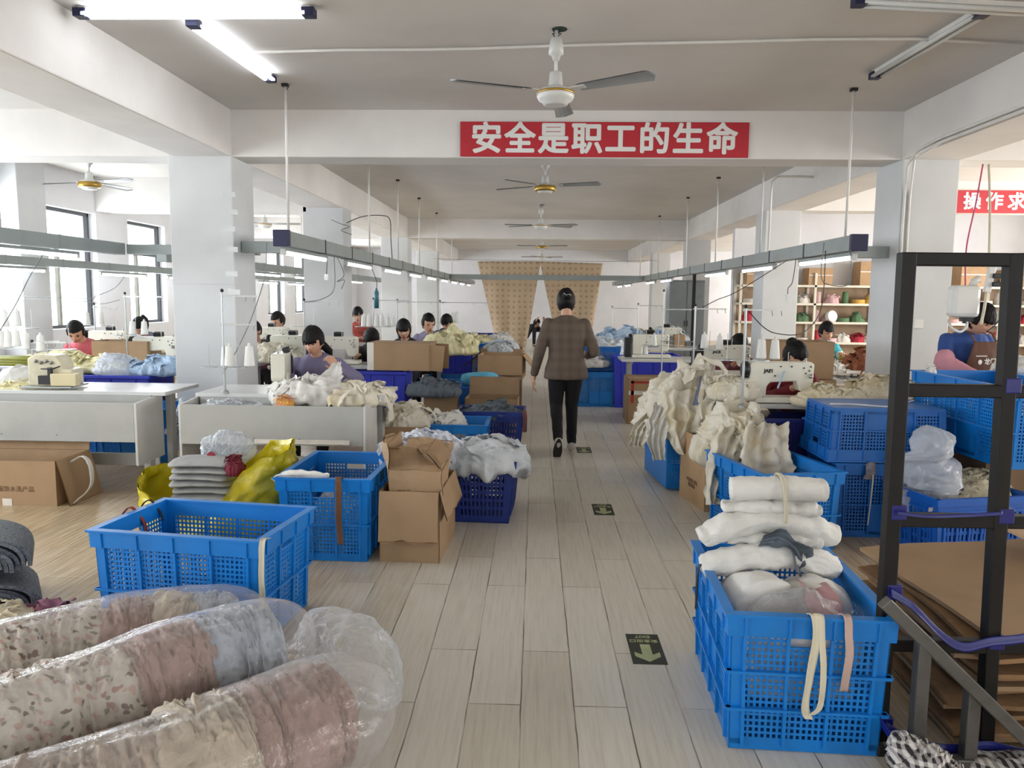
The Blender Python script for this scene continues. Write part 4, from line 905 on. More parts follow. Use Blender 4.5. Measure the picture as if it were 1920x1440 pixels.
# yellow sack
def bowl(label, loc, fn, r0, m, seed, cat='plastic sack', name='plastic_sack', na=90, nr=34, th=.004):
    mb = MB()
    def pt(u, q, o):
        a = u*2*math.pi; h = fn(a); z = h*q; bul = r0*(.72+.36*math.sin(min(1, q*1.15)*2.2))*(1+.1*nv(math.cos(a)*2, math.sin(a)*2, seed+q*2))
        g = .05*ridge(Vector((math.cos(a)*.7, math.sin(a)*.7, z)), 4.5, seed, 3)*min(1, q*3)
        bul += g+o; return Vector((math.cos(a)*bul*1.25, math.sin(a)*bul*.95, z+(0.02*nv(a*2, q*4, seed))))
    mb.grid(lambda u, q: pt(u, q, th), na, nr); mb.grid(lambda u, q: pt(u, q, -th), na, nr)
    mb.lathe([(.02, 0), (r0*.72, .0), (r0*.72, .004)], 40); return cloth(name, label, cat, mb, m, loc)
bowl('open yellow plastic sack full of grey cloth behind the empty blue crate', (-2.0, 4.72, 0), lambda a: .28+.30*min(1, 1.5*max(0, math.cos(a-.15)))+.16*max(0, -math.cos(a+.3))**2+.02*math.sin(a*4)-.08*max(0, -math.sin(a))**3, .335, yel, 5)
for k in range(7):
    o = obj('folded_cloth', sack_mb([(-.2, 0, 0), (-.1, .0, .006), (.0, 0, .008), (.1, 0, .006), (.2, .0, 0)], [.15]*5, 40+k, .006, 5, 32, 24, .16), mat('grey folded cloth', '#a3a3a0', .85, 0, .06, 7, .2, 60), None, True, loc=(-2.08+.01*(k % 3), 4.72, .22+.042*k), rz=R(-4+3*(k % 4)))
    tag(o, 'grey cloth piece folded in the pile inside the yellow sack', 'folded cloth', 'grey cloth in the yellow sack')
yb = cloth('polythene_bag', 'clear polythene bag with a red emblem standing on the yellow sack', 'plastic bag', sack_mb([(-2.14, 4.86, .46), (-2.08, 4.88, .53), (-2.0, 4.88, .56), (-1.92, 4.86, .53), (-1.86, 4.84, .47)], [.05, .085, .1, .085, .05], 51, .035, 8, 80, 60, .9, .8, 4), film('creased clear polythene', '#dfe6ee', .3, .5, .1, 9, .9))
obj('printed_emblem', MB().lathe([(.035, 0), (.035, .001)], 18).map(lambda v: Vector((v.x*.8-2.06, 4.765+v.z, v.y*.8+.50))), mat('red ink', '#8e2436', .6), yb)['label'] = 'red printed emblem'
cloth('fabric_offcut', 'wine red cloth corner showing in the yellow sack', 'cloth', heap_mb(.06, .05, .09, 6, .03, 8), mat('wine red cloth', '#6d1a2c', .8), (-1.84, 4.6, .46))
# left work tables with catch bins
def work_table(label, x0, x1, y0, top1=None, zt=.75):
    t = thing('work_table', label, 'work table', ((x0+x1)/2, y0, 0)); h = (x1-x0)/2
    obj('catch_bin_front', MB().bb((-h, 0, .40), (h, .018, .70)), grey_p, t, bevel=.003); obj('catch_bin_back', MB().bb((-h+.02, .30, .40), (h-.02, .318, zt-.03)), grey_p, t)
    obj('catch_bin_floor', MB().bb((-h+.02, .018, .40), (h-.02, .3, .418)), grey_p, t)
    for s in (-1, 1):
        x = s*h; mb = MB(); o = .0 if s > 0 else -.02
        vs = [(x+o, 0, .22), (x+o, .42, .22), (x+o, .42, zt-.03), (x+o, .32, zt-.03), (x+o, 0, .70)]; vs += [(a+.02, b, c) for a, b, c in vs]
        mb.add(vs, [(0, 1, 2, 3, 4), (9, 8, 7, 6, 5)]+[(i, (i+1) % 5, 5+(i+1) % 5, 5+i) for i in range(5)]); obj('side_panel', mb, edge_w, t, bevel=.003)
        mb = MB().bb((x+o, .12, .06), (x+o+.05, .2, .24)).bb((x+o, .5, .06), (x+o+.05, .58, zt-.03)).bb((x+o-.01, .04, 0), (x+o+.06, .66, .06)); obj('leg', mb, grey_p, t, bevel=.003)
    obj('stretcher', MB().bb((-h, .36, .14), (h, .38, .24)), edge_w, t, bevel=.002)
    obj('table_top', MB().bb((-h-.02, .30, zt-.03), (h+.1, .92, zt)), grey_top, t, bevel=.004)
    mb = MB()
    for x in (-.7, -.2, .3): mb.lathe([(.005, -.002), (.005, .0)], 8, 0, Matrix.Translation((h*x, 0, .45)) @ Matrix.Rotation(R(90), 4, 'X'))
    obj('screw', mb, dark_m, t); return t
work_table('grey laminate work table at the left with a cream overlock machine on it', -4.75, -3.03, 5.66)
t = work_table('grey laminate work table in the centre left with white cloth heaped on it', -2.66, -1.28, 5.64)
ribbon('red and white tape strip stuck along the foot of the centre work table', [(-2.1, 5.628, .43), (-1.8, 5.628, .43), (-1.5, 5.628, .43), (-1.38, 5.628, .43)], .035, tape_w, .002, 'tape', 'warning_tape', (0, 0, 1), 0)
overlock('cream overlock machine on the left grey work table', aty(105, 722, 6.15)+Vector((0, 0, .005)), R(6))
# ------------------------------------------------------------------ foreground, right of the aisle
C('plastic_crate', 'blue lattice crate filled with white fabric rolls at the front right', (.945, 2.835, 0), -3, rows=3)
ribbon('knotted cream tape hanging down the front of the crate of white rolls', [(.93, 2.5, .48), (.925, 2.44, .505), (.93, 2.425, .42), (.918, 2.43, .3), (.91, 2.435, .19), (.922, 2.43, .15)], .026, rope_m, seed=6)
ribbon('second loop of the cream tape hanging down the crate of white rolls', [(.945, 2.5, .48), (.945, 2.435, .504), (.95, 2.42, .40), (.958, 2.42, .3), (.955, 2.425, .2), (.925, 2.42, .17)], .02, rope_m, seed=9)
ribbon('pinkish cotton tape hanging right of the cream tape on the crate of white rolls', [(1.035, 2.5, .48), (1.03, 2.44, .505), (1.035, 2.425, .44), (1.04, 2.43, .36), (1.03, 2.43, .25)], .026, mat('pinkish tape', '#c2a79c', .85), seed=11)
ribbon('black strap looped over the left rim of the crate of white rolls', [(.72, 2.9, .4), (.71, 2.9, .47), (.68, 2.9, .506), (.645, 2.9, .49), (.64, 2.9, .33)], .03, dark_m, side=(0, 1, 0), seed=12)
def roll(label, pts, r, seed, flat=.8, loc=(0, 0, 0), m=None, amp=.012, er=.22):
    return cloth('fabric_roll', label, 'fabric roll', sack_mb(pts, [r*.95]+[r]*(len(pts)-2)+[r*.95], seed, amp, 5, 56, 40, flat, .9, 3, er), m or cl_white, loc, group=None)
roll('white fabric roll standing lowest in the crate, left half, partly in clear film', [(.84, 3.05, .12), (.84, 2.95, .28), (.84, 2.83, .39), (.86, 2.70, .41)], .135, 3, .85)
roll('white fabric roll standing lowest in the crate, right half', [(1.06, 3.05, .12), (1.06, 2.96, .27), (1.06, 2.84, .38), (1.05, 2.72, .39)], .125, 4, .9)
roll('white fabric roll lying inside the crate against its near lattice side', [(.76, 2.60, .34), (.88, 2.59, .34), (1.0, 2.59, .34), (1.13, 2.60, .34)], .075, 12, .95)
roll('white fabric roll lying deeper inside the crate behind its near lattice side', [(.77, 2.62, .2), (.88, 2.61, .2), (1.0, 2.61, .2), (1.12, 2.62, .2)], .075, 13, .95)
roll('wide white fabric roll arched across the crate at the front right', [(.66, 2.94, .475), (.8, 2.92, .53), (.93, 2.91, .55), (1.06, 2.92, .53), (1.19, 2.95, .475)], .06, 5, .8)
roll('folded white fabric roll above the arched roll', [(.76, 2.97, .595), (.88, 2.96, .605), (1.0, 2.96, .605), (1.13, 2.97, .59)], .05, 6, .6)
roll('drooping white fabric roll whose ends hang down both sides of the pile', [(.655, 2.95, .59), (.76, 2.95, .65), (.92, 2.95, .675), (1.08, 2.97, .65), (1.19, 3.0, .595)], .064, 7, .72)
roll('flat folded white fabric roll, second from the top of the pile', [(.74, 2.98, .715), (.88, 2.97, .725), (1.0, 2.97, .725), (1.12, 2.98, .715)], .055, 8, .5)
roll('straight white fabric roll on top of the pile, tied with a cream string', [(.765, 2.96, .795), (.88, 2.95, .80), (1.0, 2.95, .80), (1.135, 2.96, .795)], .05, 9, .9, amp=.006, er=.06)
cloth('string', 'cream string tying the top white fabric roll', 'string', drape_mb([(.955, 3.02, .78), (.957, 3.0, .845), (.957, 2.95, .857), (.958, 2.9, .83), (.962, 2.885, .76), (.965, 2.882, .68)], [.016]*6, (1, 0, 0), 2, .003, 1, 4, 40, .005), rope_m)
cloth('fabric_tie', 'slate grey cloth tie knotted on the drooping white roll', 'cloth tie', drape_mb([(.87, 2.87, .615), (.93, 2.85, .635), (.98, 2.84, .61), (1.02, 2.84, .56), (1.04, 2.845, .53)], [.05, .08, .04, .11, .09], (.4, 0, .9), 5, .015, 2, 20, 30), cl_grey)
cloth('fabric_swatch', 'dusty pink cloth square hanging over the lowest white roll', 'cloth', drape_mb([(1.03, 2.80, .50), (1.03, 2.68, .50), (1.03, 2.605, .44), (1.03, 2.6, .38)], [.09, .11, .12, .12], (1, 0, 0), 7, .008, 1, 20, 20, .004), cl_pink)
cloth('polythene_bag', 'clear film over the lowest white rolls in the front right crate', 'plastic bag', sack_mb([(.78, 2.70, .37), (.9, 2.66, .39), (1.03, 2.66, .39), (1.12, 2.70, .37)], [.06, .11, .11, .07], 14, .02, 7, 60, 50, .9), poly)
# black steel mobile frame
blk = mat('black painted steel', '#100e0c', .5, 0, .12, 20, spec=.3); raw = mat('bare steel tube', '#5c5a57', .45, .5, .12, 14)
FY = 2.5
fr_ = thing('mobile_steel_frame', 'black steel frame ladder on the right with a sloping rail in front', 'steel frame', (1.5, FY, 0))
def fp(px, py, y=FY): p = aty(px, py, y); return Vector((p.x-1.5, y-FY, p.z))
def fbar(nm, a, b, m=blk, wd=.042): return obj(nm, MB().bar(a, b, wd, wd, 0, (0, 1, 0)), m, fr_, bevel=.004)
xl, xr = fp(1697, 480).x, fp(1902, 478).x; zt = fp(1700, 486).z
pl, pr_ = Vector((fp(1700, 480).x, 0, zt)), Vector((fp(1900, 480).x, 0, zt))
bl, brr = Vector((fp(1652, 1300).x, 0, .05)), Vector((fp(1853, 1290).x, 0, .05))
fbar('post', bl, pl+Vector((0, 0, .021)), blk, .046); fbar('post', brr, pr_+Vector((0, 0, .021)), blk, .046)
for py in (486, 731, 974, 1207):
    z = fp(1700, py).z; k = (zt-z)/(zt-.05); a = pl.lerp(bl, k); b = pr_.lerp(brr, k); fbar('cross_bar', a, b); fbar('cross_bar', b, b+Vector((.75, .02, 0)))
fbar('post', brr+Vector((.75, .02, 0)), pr_+Vector((.75, .02, .021)), blk, .046)
for a in (bl, brr, brr+Vector((.75, .02, 0))): obj('foot', MB().lathe([(.03, 0), (.034, .01), (.034, .04), (.024, .05)], 14, 0, None, (a.x, a.y, 0)), dark_m, fr_)
ra, rb = fp(1657, 1128, 2.42), fp(1950, 1412, 2.38); fbar('sloping_rail', ra, rb, raw, .042); fbar('sloping_rail_stop', ra+Vector((0, .0, 0)), ra+Vector((0, .08, 0)), raw, .04)
for px, py in ((1731, 1205), (1824, 1292)):
    a = fp(px, py, 2.41); fbar('rail_post', Vector((a.x, a.y, .0)), a, raw, .042)
fbar('base_bar', Vector((fp(1652, 1400).x, -.1, .03)), Vector((1.2, -.1, .03)), raw)
def wrap(label, px, py, y=FY, h=.05):
    p = aty(px, py, y); tag(obj('strapping_tape', MB().box((0, 0, 0), (.050, .050, h)), blu_t, None, bevel=.004, loc=p), label, 'tape')
wrap('blue tape wound round the left post of the steel frame at the sloping rail', 1672, 1106, FY); wrap('blue tape wound round the right post of the steel frame near its lower cross bar', 1862, 1200)
wrap('blue tape wound round the left post of the steel frame near the chequered sack', 1655, 1352); wrap('blue tape wound round the left post of the steel frame at the middle cross bar', 1680, 958); wrap('blue tape wound round the right post of the steel frame at the middle cross bar', 1880, 965)
wrap('dark blue tape round the right post of the steel frame at the upper cross bar', 1893, 722)
def sp(px, py, y): return aty(px, py, y)
ribbon('blue strapping band sagging from the left post to the right post of the steel frame', [sp(1672, 1112, 2.46), sp(1715, 1140, 2.45), sp(1765, 1190, 2.45), sp(1805, 1213, 2.45), sp(1862, 1203, 2.46), sp(1925, 1196, 2.46)], .03, blu_t, .0015, 'strapping band', 'strapping_band', (0, .3, 1), .001)
ribbon('blue strapping band low on the steel frame between the rail posts', [sp(1662, 1362, 2.46), sp(1720, 1395, 2.45), sp(1790, 1405, 2.45), sp(1850, 1398, 2.46), sp(1925, 1412, 2.46)], .03, blu_t, .0015, 'strapping band', 'strapping_band', (0, .3, 1), .001)
ribbon('blue strapping band slanting down across the chequered sack', [sp(1650, 1352, 2.44), sp(1680, 1398, 2.36), sp(1712, 1445, 2.3)], .03, blu_t, .0015, 'strapping band', 'strapping_band', (0, .3, 1), .001)
ribbon('dark blue strapping band on the middle cross bar of the steel frame', [sp(1684, 962, 2.46), sp(1740, 968, 2.455), sp(1820, 966, 2.455), sp(1880, 962, 2.46)], .012, blu_t, .0015, 'strapping band', 'strapping_band', (0, .3, 1), .001)
# flattened cartons behind the frame
cs = random.Random(4)
for k in range(13):
    z = .022+k*.031; top = k == 12
    o = obj('cardboard_sheet', MB().grid(lambda u, q: Vector(((u-.5)*.86, (q-.5)*(.9 if not top else .95), .02*nv(u*2, q*2, k)+(.05*u if k > 8 else .02*u))), 8, 8), kraft_d if k % 3 else kraft, None, solid=.016, loc=(1.93+cs.uniform(-.04, .04), 3.02+cs.uniform(-.06, .05), z), rz=R(cs.uniform(-7, 5)))
    tag(o, 'flattened brown cardboard carton in the stack behind the steel frame' if not top else 'topmost flattened cardboard carton of the stack behind the steel frame', 'cardboard sheet', 'flattened cartons behind the steel frame' if not top else None)
tag(obj('cardboard_sheet', MB().grid(lambda u, q: Vector(((u-.5)*.5, (q-.5)*.5, .02*nv(u*2, q*2, 9)+.06*q)), 8, 8), kraft, None, solid=.012, loc=(2.32, 3.25, .50), rz=R(24)), 'small slanted cardboard sheet on the right end of the flattened cartons', 'cardboard sheet')
# chequered sacks
chq = plaid('black and white chequered sacking', '#cfcac6', '#1c1a1d', '#39363a', 42)
cloth('chequered_sack', 'black and white chequered sack slumped at the foot of the left post', 'sack', sack_mb([(1.16, 2.34, .16), (1.2, 2.32, .1), (1.26, 2.26, .06), (1.32, 2.2, .05)], [.03, .075, .085, .06], 6, .02, 6, 48, 40, .8, .8, 3, .5, .002), chq)
cloth('chequered_sack', 'black and white chequered sack lying flat under the rail posts', 'sack', sack_mb([(1.42, 2.43, .03), (1.6, 2.36, .035), (1.8, 2.34, .035), (2.05, 2.34, .03)], [.05, .075, .075, .06], 8, .015, 6, 48, 40, .5, .8, 3, .5, .002), chq)
# crates right of the aisle further back
C('plastic_crate', 'blue lattice crate standing askew behind the crate of white rolls, nearly empty', (1.545, 4.95, 0), 12.5, rows=2)
C('plastic_crate', 'dark blue crate at the bottom of the stack in front of the sewing table', (2.32, 5.16, 0), 90, m=blue2)
C('plastic_crate', 'dark blue crate turned upside down on top of the stack by the sewing table', (2.27, 5.17, .5), 90, H=.34, m=blue2, flip=True)
ribbon('frayed grey rag tied on the rim of the lower dark blue crate', [(2.14, 4.93, .5), (2.14, 4.85, .5), (2.14, 4.84, .44), (2.12, 4.84, .4)], .06, mat('grey rag', '#77727a', .9), seed=14, amp=.015)
ribbon('white string hanging down the lower dark blue crate', [(2.155, 4.86, .5), (2.155, 4.845, .4), (2.15, 4.845, .25), (2.14, 4.845, .1)], .008, rope_m, seed=15)
cable('white string trailing over the upside down dark blue crate', [(1.92, 5.0, .86), (2.1, 5.05, .852), (2.3, 4.98, .85), (2.5, 5.2, .85), (2.6, 5.3, .85)], .005, white_w, 'string', None, 6, 'string')
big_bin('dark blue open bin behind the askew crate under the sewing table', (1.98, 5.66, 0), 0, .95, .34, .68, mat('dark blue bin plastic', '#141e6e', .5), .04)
crate('plastic_crate', 'blue crate lying on its side so its ribbed base faces the aisle', (1.02, 6.38, 0), 0, W=.52, L=.74, H=.49, rot=((0, R(90), R(6)), (.0, 0, .27)))
carton('tall brown cardboard carton between the tipped crate and the askew crate', (1.36, 5.72, 0), R(10), .34, .5, .52, (('r', 40),), m=kraft2, prints=(('中国制造 服装\n质量保证', 'l', 0, .15, .035, print_m), ), seed=23)
# white garment bundles
cloth('garment_bundle', 'large white garment bundle tied in the middle, over the tipped crate', 'garments', heap_mb(.44, .36, .60, 3, .07, 3.2, 1.7, 84, 190, .12, flaps=5), cl_ivory, (1.28, 6.2, .52))
for k, (pts, wd) in enumerate((([(1.05, 6.02, .72), (.98, 5.9, .6), (.95, 5.88, .45), (.97, 5.88, .28)], [.2, .17, .14, .1]), ([(1.0, 6.2, .62), (.88, 6.1, .52), (.84, 6.08, .42), (.83, 6.08, .34)], [.16, .15, .14, .12]), ([(1.2, 5.95, .85), (1.16, 5.84, .66), (1.18, 5.82, .5), (1.22, 5.82, .34)], [.3, .3, .28, .2]))):
    cloth('garment', ('long white sleeve hanging from the large garment bundle over the tipped crate', 'yellowed white garment hem hanging at the left of the large garment bundle', 'white garment front hanging below the tie of the large garment bundle')[k], 'garment', drape_mb(pts, wd, (1, .15, 0), 30+k, .035, 3, 48, 40, .01), cl_ivory if k else cl_white)
cloth('garment_bundle', 'white garment bundle spilling over the askew blue crate', 'garments', heap_mb(.31, .3, .46, 8, .07, 3.4, 1.7, 80, 180, .12, flaps=4), cl_ivory, (1.50, 5.5, .42))
for k, (pts, wd) in enumerate((([(1.42, 5.3, .68), (1.32, 5.18, .52), (1.27, 5.12, .36), (1.22, 5.06, .16)], [.28, .24, .2, .12]), ([(1.6, 5.25, .7), (1.56, 5.12, .56), (1.55, 5.06, .42), (1.56, 5.05, .3)], [.3, .34, .36, .3]))):
    cloth('garment', ('long white garment leg hanging down beside the askew blue crate', 'white garment hanging into the askew blue crate')[k], 'garment', drape_mb(pts, wd, (1, .2, 0), 40+k, .04, 3, 48, 40, .01), cl_ivory)
cloth('garment_tie', 'slate blue cloth tie round the large white garment bundle', 'cloth tie', drape_mb([(1.30, 6.02, .93), (1.27, 5.93, .86), (1.24, 5.88, .78), (1.23, 5.86, .72)], [.015, .018, .03, .04], (1, .2, 0), 6, .006, 1, 8, 30, .006), mat('slate blue cloth', '#7d86a0', .85))
# right hand basket and tall crates
basket('plastic_basket', 'blue slotted basket behind the steel frame holding a clear bag', (2.62, 4.74, 0), R(13), .64, .46, .38, mat('blue slotted basket plastic', '#0d55ae', .42, 0, .06), taper=.1, rows=4)
obj('paper_label', MB().box((0, 0, 0), (.09, .001, .025)), tape_w, None, loc=(2.37, 4.49, .31), rz=R(13)); tag(bpy.data.objects['paper_label'], 'white paper label on the near rim of the slotted basket', 'label')
cloth('polythene_bag', 'milky clear plastic bag standing open in the slotted basket', 'plastic bag', sack_mb([(2.44, 4.72, .2), (2.43, 4.72, .42), (2.42, 4.7, .6), (2.47, 4.7, .76)], [.16, .17, .16, .12], 8, .035, 5, 56, 44, .6, .8, 4, .35), poly_m)
cloth('garment_pile', 'cream garments heaped in the right part of the slotted basket', 'garments', heap_mb(.26, .2, .17, 15, .06, 5), cl_cream, (2.76, 4.8, .32))
C('plastic_crate', 'long blue lattice crate raised on a carton behind the steel frame', (3.05, 5.08, .54), 2, L=1.08, W=.58)
carton('brown cardboard carton under the long blue crate behind the steel frame', (3.14, 5.28, 0), 0, .42, .6, .53, (), closed=True, seed=29)
C('plastic_crate', 'blue crate at the right edge beside the long raised crate', (3.78, 5.0, .5), 4); C('plastic_crate', 'blue crate on the floor under the crate at the right edge', (3.78, 5.0, 0), 4)
cloth('cotton_rag', 'white rag tied on the rim of the long raised crate', 'rag', heap_mb(.035, .03, .05, 5, .02, 9), cl_white, (2.84, 5.58, 1.02))
# exit stickers on the floor
sign_m = mat('dark green floor sticker', '#2d3228', .55, 0, .15, 30); arrow_m = mat('yellow green sticker print', '#aab083', .6)
def sticker(label, x, y):
    t = thing('floor_sign', label, 'floor sign', (x, y, 0), math.pi)
    obj('sticker', MB().bb((-.073, -.145, .0005), (.073, .145, .0016)), sign_m, t)
    ar = MB().add([(-.022, -.085, .0022), (.022, -.085, .0022), (.022, .015, .0022), (.055, -.01, .0022), (.055, .03, .0022), (0, .08, .0022), (-.055, .03, .0022), (-.055, -.01, .0022), (-.022, .015, .0022)], [tuple(range(9))])
    obj('arrow', xf(ar, (0, .045, 0)), arrow_m, t)
    obj('lettering', xf(text_mb('安全出口', .032, .0006, .0003), (0, -.075, .002)), arrow_m, t); obj('lettering', xf(text_mb('EXIT', .034, .0006, .0003), (0, -.118, .002)), arrow_m, t)
sticker('dark green exit arrow sticker on the floor nearest the camera', .503, 3.236); sticker('dark green exit arrow sticker on the floor in the middle of the aisle', .508, 5.46); sticker('dark green exit arrow sticker on the floor at the feet of the walking woman', .505, 7.645)
# ------------------------------------------------------------------ overhead
banner('red banner with white characters on the central cross beam', (aty(863, 262, 7.3).x, aty(1130, 262, 7.3).z), aty(1404, 262, 7.3).x-aty(863, 262, 7.3).x, .315, 7.3, '安全是职工的生命', .302, 1.085)
q = aty(1787, 378, 11.43); banner('red banner with white characters on the beam of the right aisle', (q.x, q.z), 1.16, .32, 11.43, '操作求', .265, 1.4)
ceiling_fan('white ceiling fan nearest the camera, in front of the red banner', (.11, 5.16, ZC), (-34, 82, 200), .42)
ceiling_fan('gold trimmed white ceiling fan in the first bay behind the central beam', (aty(1022, 357, 9.5).x, 9.5, ZC), (-20, 150, 225), .41, True)
ceiling_fan('white ceiling fan with dark blades just before the second cross beam', (aty(1014, 430, 14.6).x, 14.6, ZC), (-12, 30, 150, 188), .41)
ceiling_fan('gold trimmed ceiling fan behind the second cross beam', (aty(1016, 470, 20.5).x, 20.5, ZC), (-15, 100, 195), .41, True)
ceiling_fan('farthest small ceiling fan above the patterned curtain', (aty(1016, 489, 26).x, 26, ZC), (0, 60, 180, 240), .41)
ceiling_fan('gold trimmed ceiling fan over the left window aisle', (aty(168, 350, 9.4).x, 9.4, ZC), (-20, 165, 75), .41, True)
ceiling_fan('white ceiling fan far along the left aisle between the first two pillars', (aty(497, 425, 14.7).x, 14.7, ZC), (0, 120, 240), .41)
def lampz(px, py, z=3.19): p = atz(px, py, z); p.z = 3.226; return p
a, b = lampz(150, 30), lampz(592, 40); tube_light('lit double tube light across the ceiling at the top left', a, (b.x, a.y-.01, a.z), True, None, True)
a, b = lampz(362, 48), lampz(508, 152); tube_light('lit double tube light running along the ceiling at the upper left', a, b, True, None, True)
a = lampz(1608, 8); tube_light('unlit double tube light across the ceiling at the top right corner', a, (a.x+1.3, a.y, 3.16), False, None, True)
a, b = lampz(1842, 28), lampz(1640, 146); tube_light('unlit double tube light running along the ceiling at the upper right', a, b, False, None, True)
a = aty(1795, 314, 9.0); a.z = 3.226; tube_light('lit tube light under the ceiling of the right aisle', (a.x+.02, 9.3, 3.226), (a.x+.02, 8.0, 3.226), True)
tag(obj('conduit', MB().tube([atz(px, py, 3.222) for px, py in ((466, 98), (640, 94), (800, 93), (900, 91), (1035, 86), (1180, 82), (1340, 79), (1530, 74), (1720, 73), (1920, 84))], .011, 8), rod_m, None, True), 'white conduit running across the ceiling under the nearest fan', 'conduit')
tag(obj('conduit', MB().tube([(3.30, 3.0, 2.86), (3.30, 6.6, 2.86), (3.32, 7.0, 2.84), (3.33, 7.2, 2.74), (3.36, 7.285, 2.5), (3.36, 7.285, .1)], .013, 8), rod_m, None, True), 'white conduit bending down the near face of the first right pillar', 'conduit')
tag(obj('conduit', MB().tube([(3.30, 3.0, 2.82), (3.30, 6.6, 2.82), (3.34, 7.1, 2.78), (3.41, 7.285, 2.5), (3.41, 7.285, .1)], .011, 8), rod_m, None, True), 'thinner white conduit beside the bent conduit on the first right pillar', 'conduit')
tag(obj('conduit', MB().tube([aty(1440, 480, 9.6), aty(1446, 360, 9.6), aty(1448, 340, 9.6), aty(1458, 331, 9.6), aty(1500, 331, 9.6), aty(1585, 333, 9.6)], .014, 8), rod_m, None, True), 'white conduit with a bend rising from the right cable trunking', 'conduit')
# cable trunking with lamps under it
def trough(label, a, b, sec=.12, cap=True, m=None):
    a, b = Vector(a), Vector(b); t = thing('cable_trunking', label, 'cable trunking', a, 0); d = b-a
    obj('trunking', MB().bar((0, 0, 0), d, sec, sec), m or trough_m, t, bevel=.004)
    u = d.normalized(); mb = MB(); n = max(1, int(d.length/1.05))
    for k in range(1, n): mb.bar(u*(k*d.length/n)-u*.012, u*(k*d.length/n)+u*.012, sec+.008, sec+.008)
    obj('joint_band', mb, dark_m if cap else trough_m, t)
    if cap: obj('end_cap', MB().bar(-u*.05, u*.0, sec+.012, sec+.012), cap_m, t, bevel=.004)
    return t
TZ = 1.985
trough('grey cable trunking over the left row of sewing tables beside the aisle', (-2.07, 6.3, TZ), (-2.07, 25.5, TZ)); trough('grey cable trunking over the right row of sewing tables beside the aisle', (2.56, 6.3, TZ), (2.56, 25.5, TZ))
trough('short grey trunking from the left trunking to the first left pillar', (-2.14, 7.52, TZ), (-2.86, 7.52, TZ), .11, False); trough('short grey trunking from the right trunking to the first right pillar', (2.63, 7.52, TZ), (3.335, 7.52, TZ), .11, False)
trough('grey cable trunking crossing the aisle in front of the curtain', (-2.0, 18.2, TZ), (2.5, 18.2, TZ), .12, False)
trough('grey cable trunking over the near left window aisle', (-4.35, 2.5, TZ), (-4.35, 8.0, TZ), .12, False); trough('short grey trunking behind the first left pillar', (-4.28, 8.05, TZ), (-2.9, 8.05, TZ), .1, False)
trough('grey cable trunking along the second left row, far part', (-4.35, 8.9, TZ-.03), (-4.35, 24, TZ-.03), .12, False); trough('thin grey cable trunking along the left window wall', (-6.15, 5.5, 1.9), (-6.15, 24, 1.9), .1, False)
T0 = tube_light('lit tube light hanging under the left cable trunking beside the aisle', (-2.07, 6.3, TZ-.085), (-2.07, 7.58, TZ-.085), True, 'tube lights under the left trunking')
for k in range(1, 9): dup(T0, (-2.07, 6.94+2.08*k, TZ-.085))
T1 = dup(T0, (2.56, 6.98, TZ-.085), 0, 'lit tube light hanging under the right cable trunking beside the aisle', 'tube lights under the right trunking')
for k in (1, 2, 4, 5, 7, 8): dup(T1, (2.56, 6.98+2.08*k, TZ-.085))
T2 = dup(T0, (-4.35, 6.6, TZ-.085), 0, 'lit tube light under the trunking of the near left window aisle', None); del T2['group']
T3 = dup(T0, (-6.15, 8.9, 1.82), 0, 'lit tube light under the thin trunking along the window wall', 'tube lights along the window wall')
for y in (11.4, 13.4, 15.5, 17.6, 19.7): dup(T3, (-6.15, y, 1.82))
T4 = dup(T0, (-4.35, 10.4, TZ-.115), 0, 'lit tube light under the far trunking of the second left row', 'tube lights over the second left row')
for y in (12.4, 14.4, 16.5, 18.6): dup(T4, (-4.35, y, TZ-.115))
def rod(label, px, py, y, x2=None, z2=TZ+.06, ztop=ZC, group=None):
    b = Vector((aty(px, py, y).x if x2 is None else x2, y, z2)); a = b
    t = thing('hanger_rod', label, 'hanger rod', (b.x, b.y, b.z), 0, group); d = Vector((a.x, y, ztop))-b
    obj('rod', MB().tube([(0, 0, 0), d], .011, 8), rod_m, t, True); obj('ceiling_clip', MB().box(d-Vector((0, 0, .012)), (.05, .05, .024)), dark_m, t); return t
rod('white hanger rod holding the near end of the left trunking', 538, 170, 6.45, -2.07); rod('white hanger rod holding the near end of the right trunking', 1577, 185, 6.55, 2.56)
rod('white hanger rod holding the trunking of the near left window aisle', 18, 160, 6.2, -4.35)
H0 = rod('white hanger rod over the left trunking, one of a row receding from the aisle beam', 650, 300, 9.6, -2.07, group='hanger rods over the left trunking')
for y in (11.6, 13.7, 16.1, 19.0): dup(H0, (-2.07, y, TZ+.06))
H1 = rod('white hanger rod over the right trunking, one of a row receding from the aisle beam', 1330, 340, 11.2, 2.56, group='hanger rods over the right trunking')
for y in (9.0, 13.4, 16.4, 19.2): dup(H1, (2.56, y, TZ+.06))
H2 = rod('thin white hanger rod over the far left trunking between pillars', 487, 378, 11.2, -4.35, TZ+.03, group='hanger rods over the far left trunking')
for y in (14.3, 9.4): dup(H2, (-4.35, y, TZ+.03))
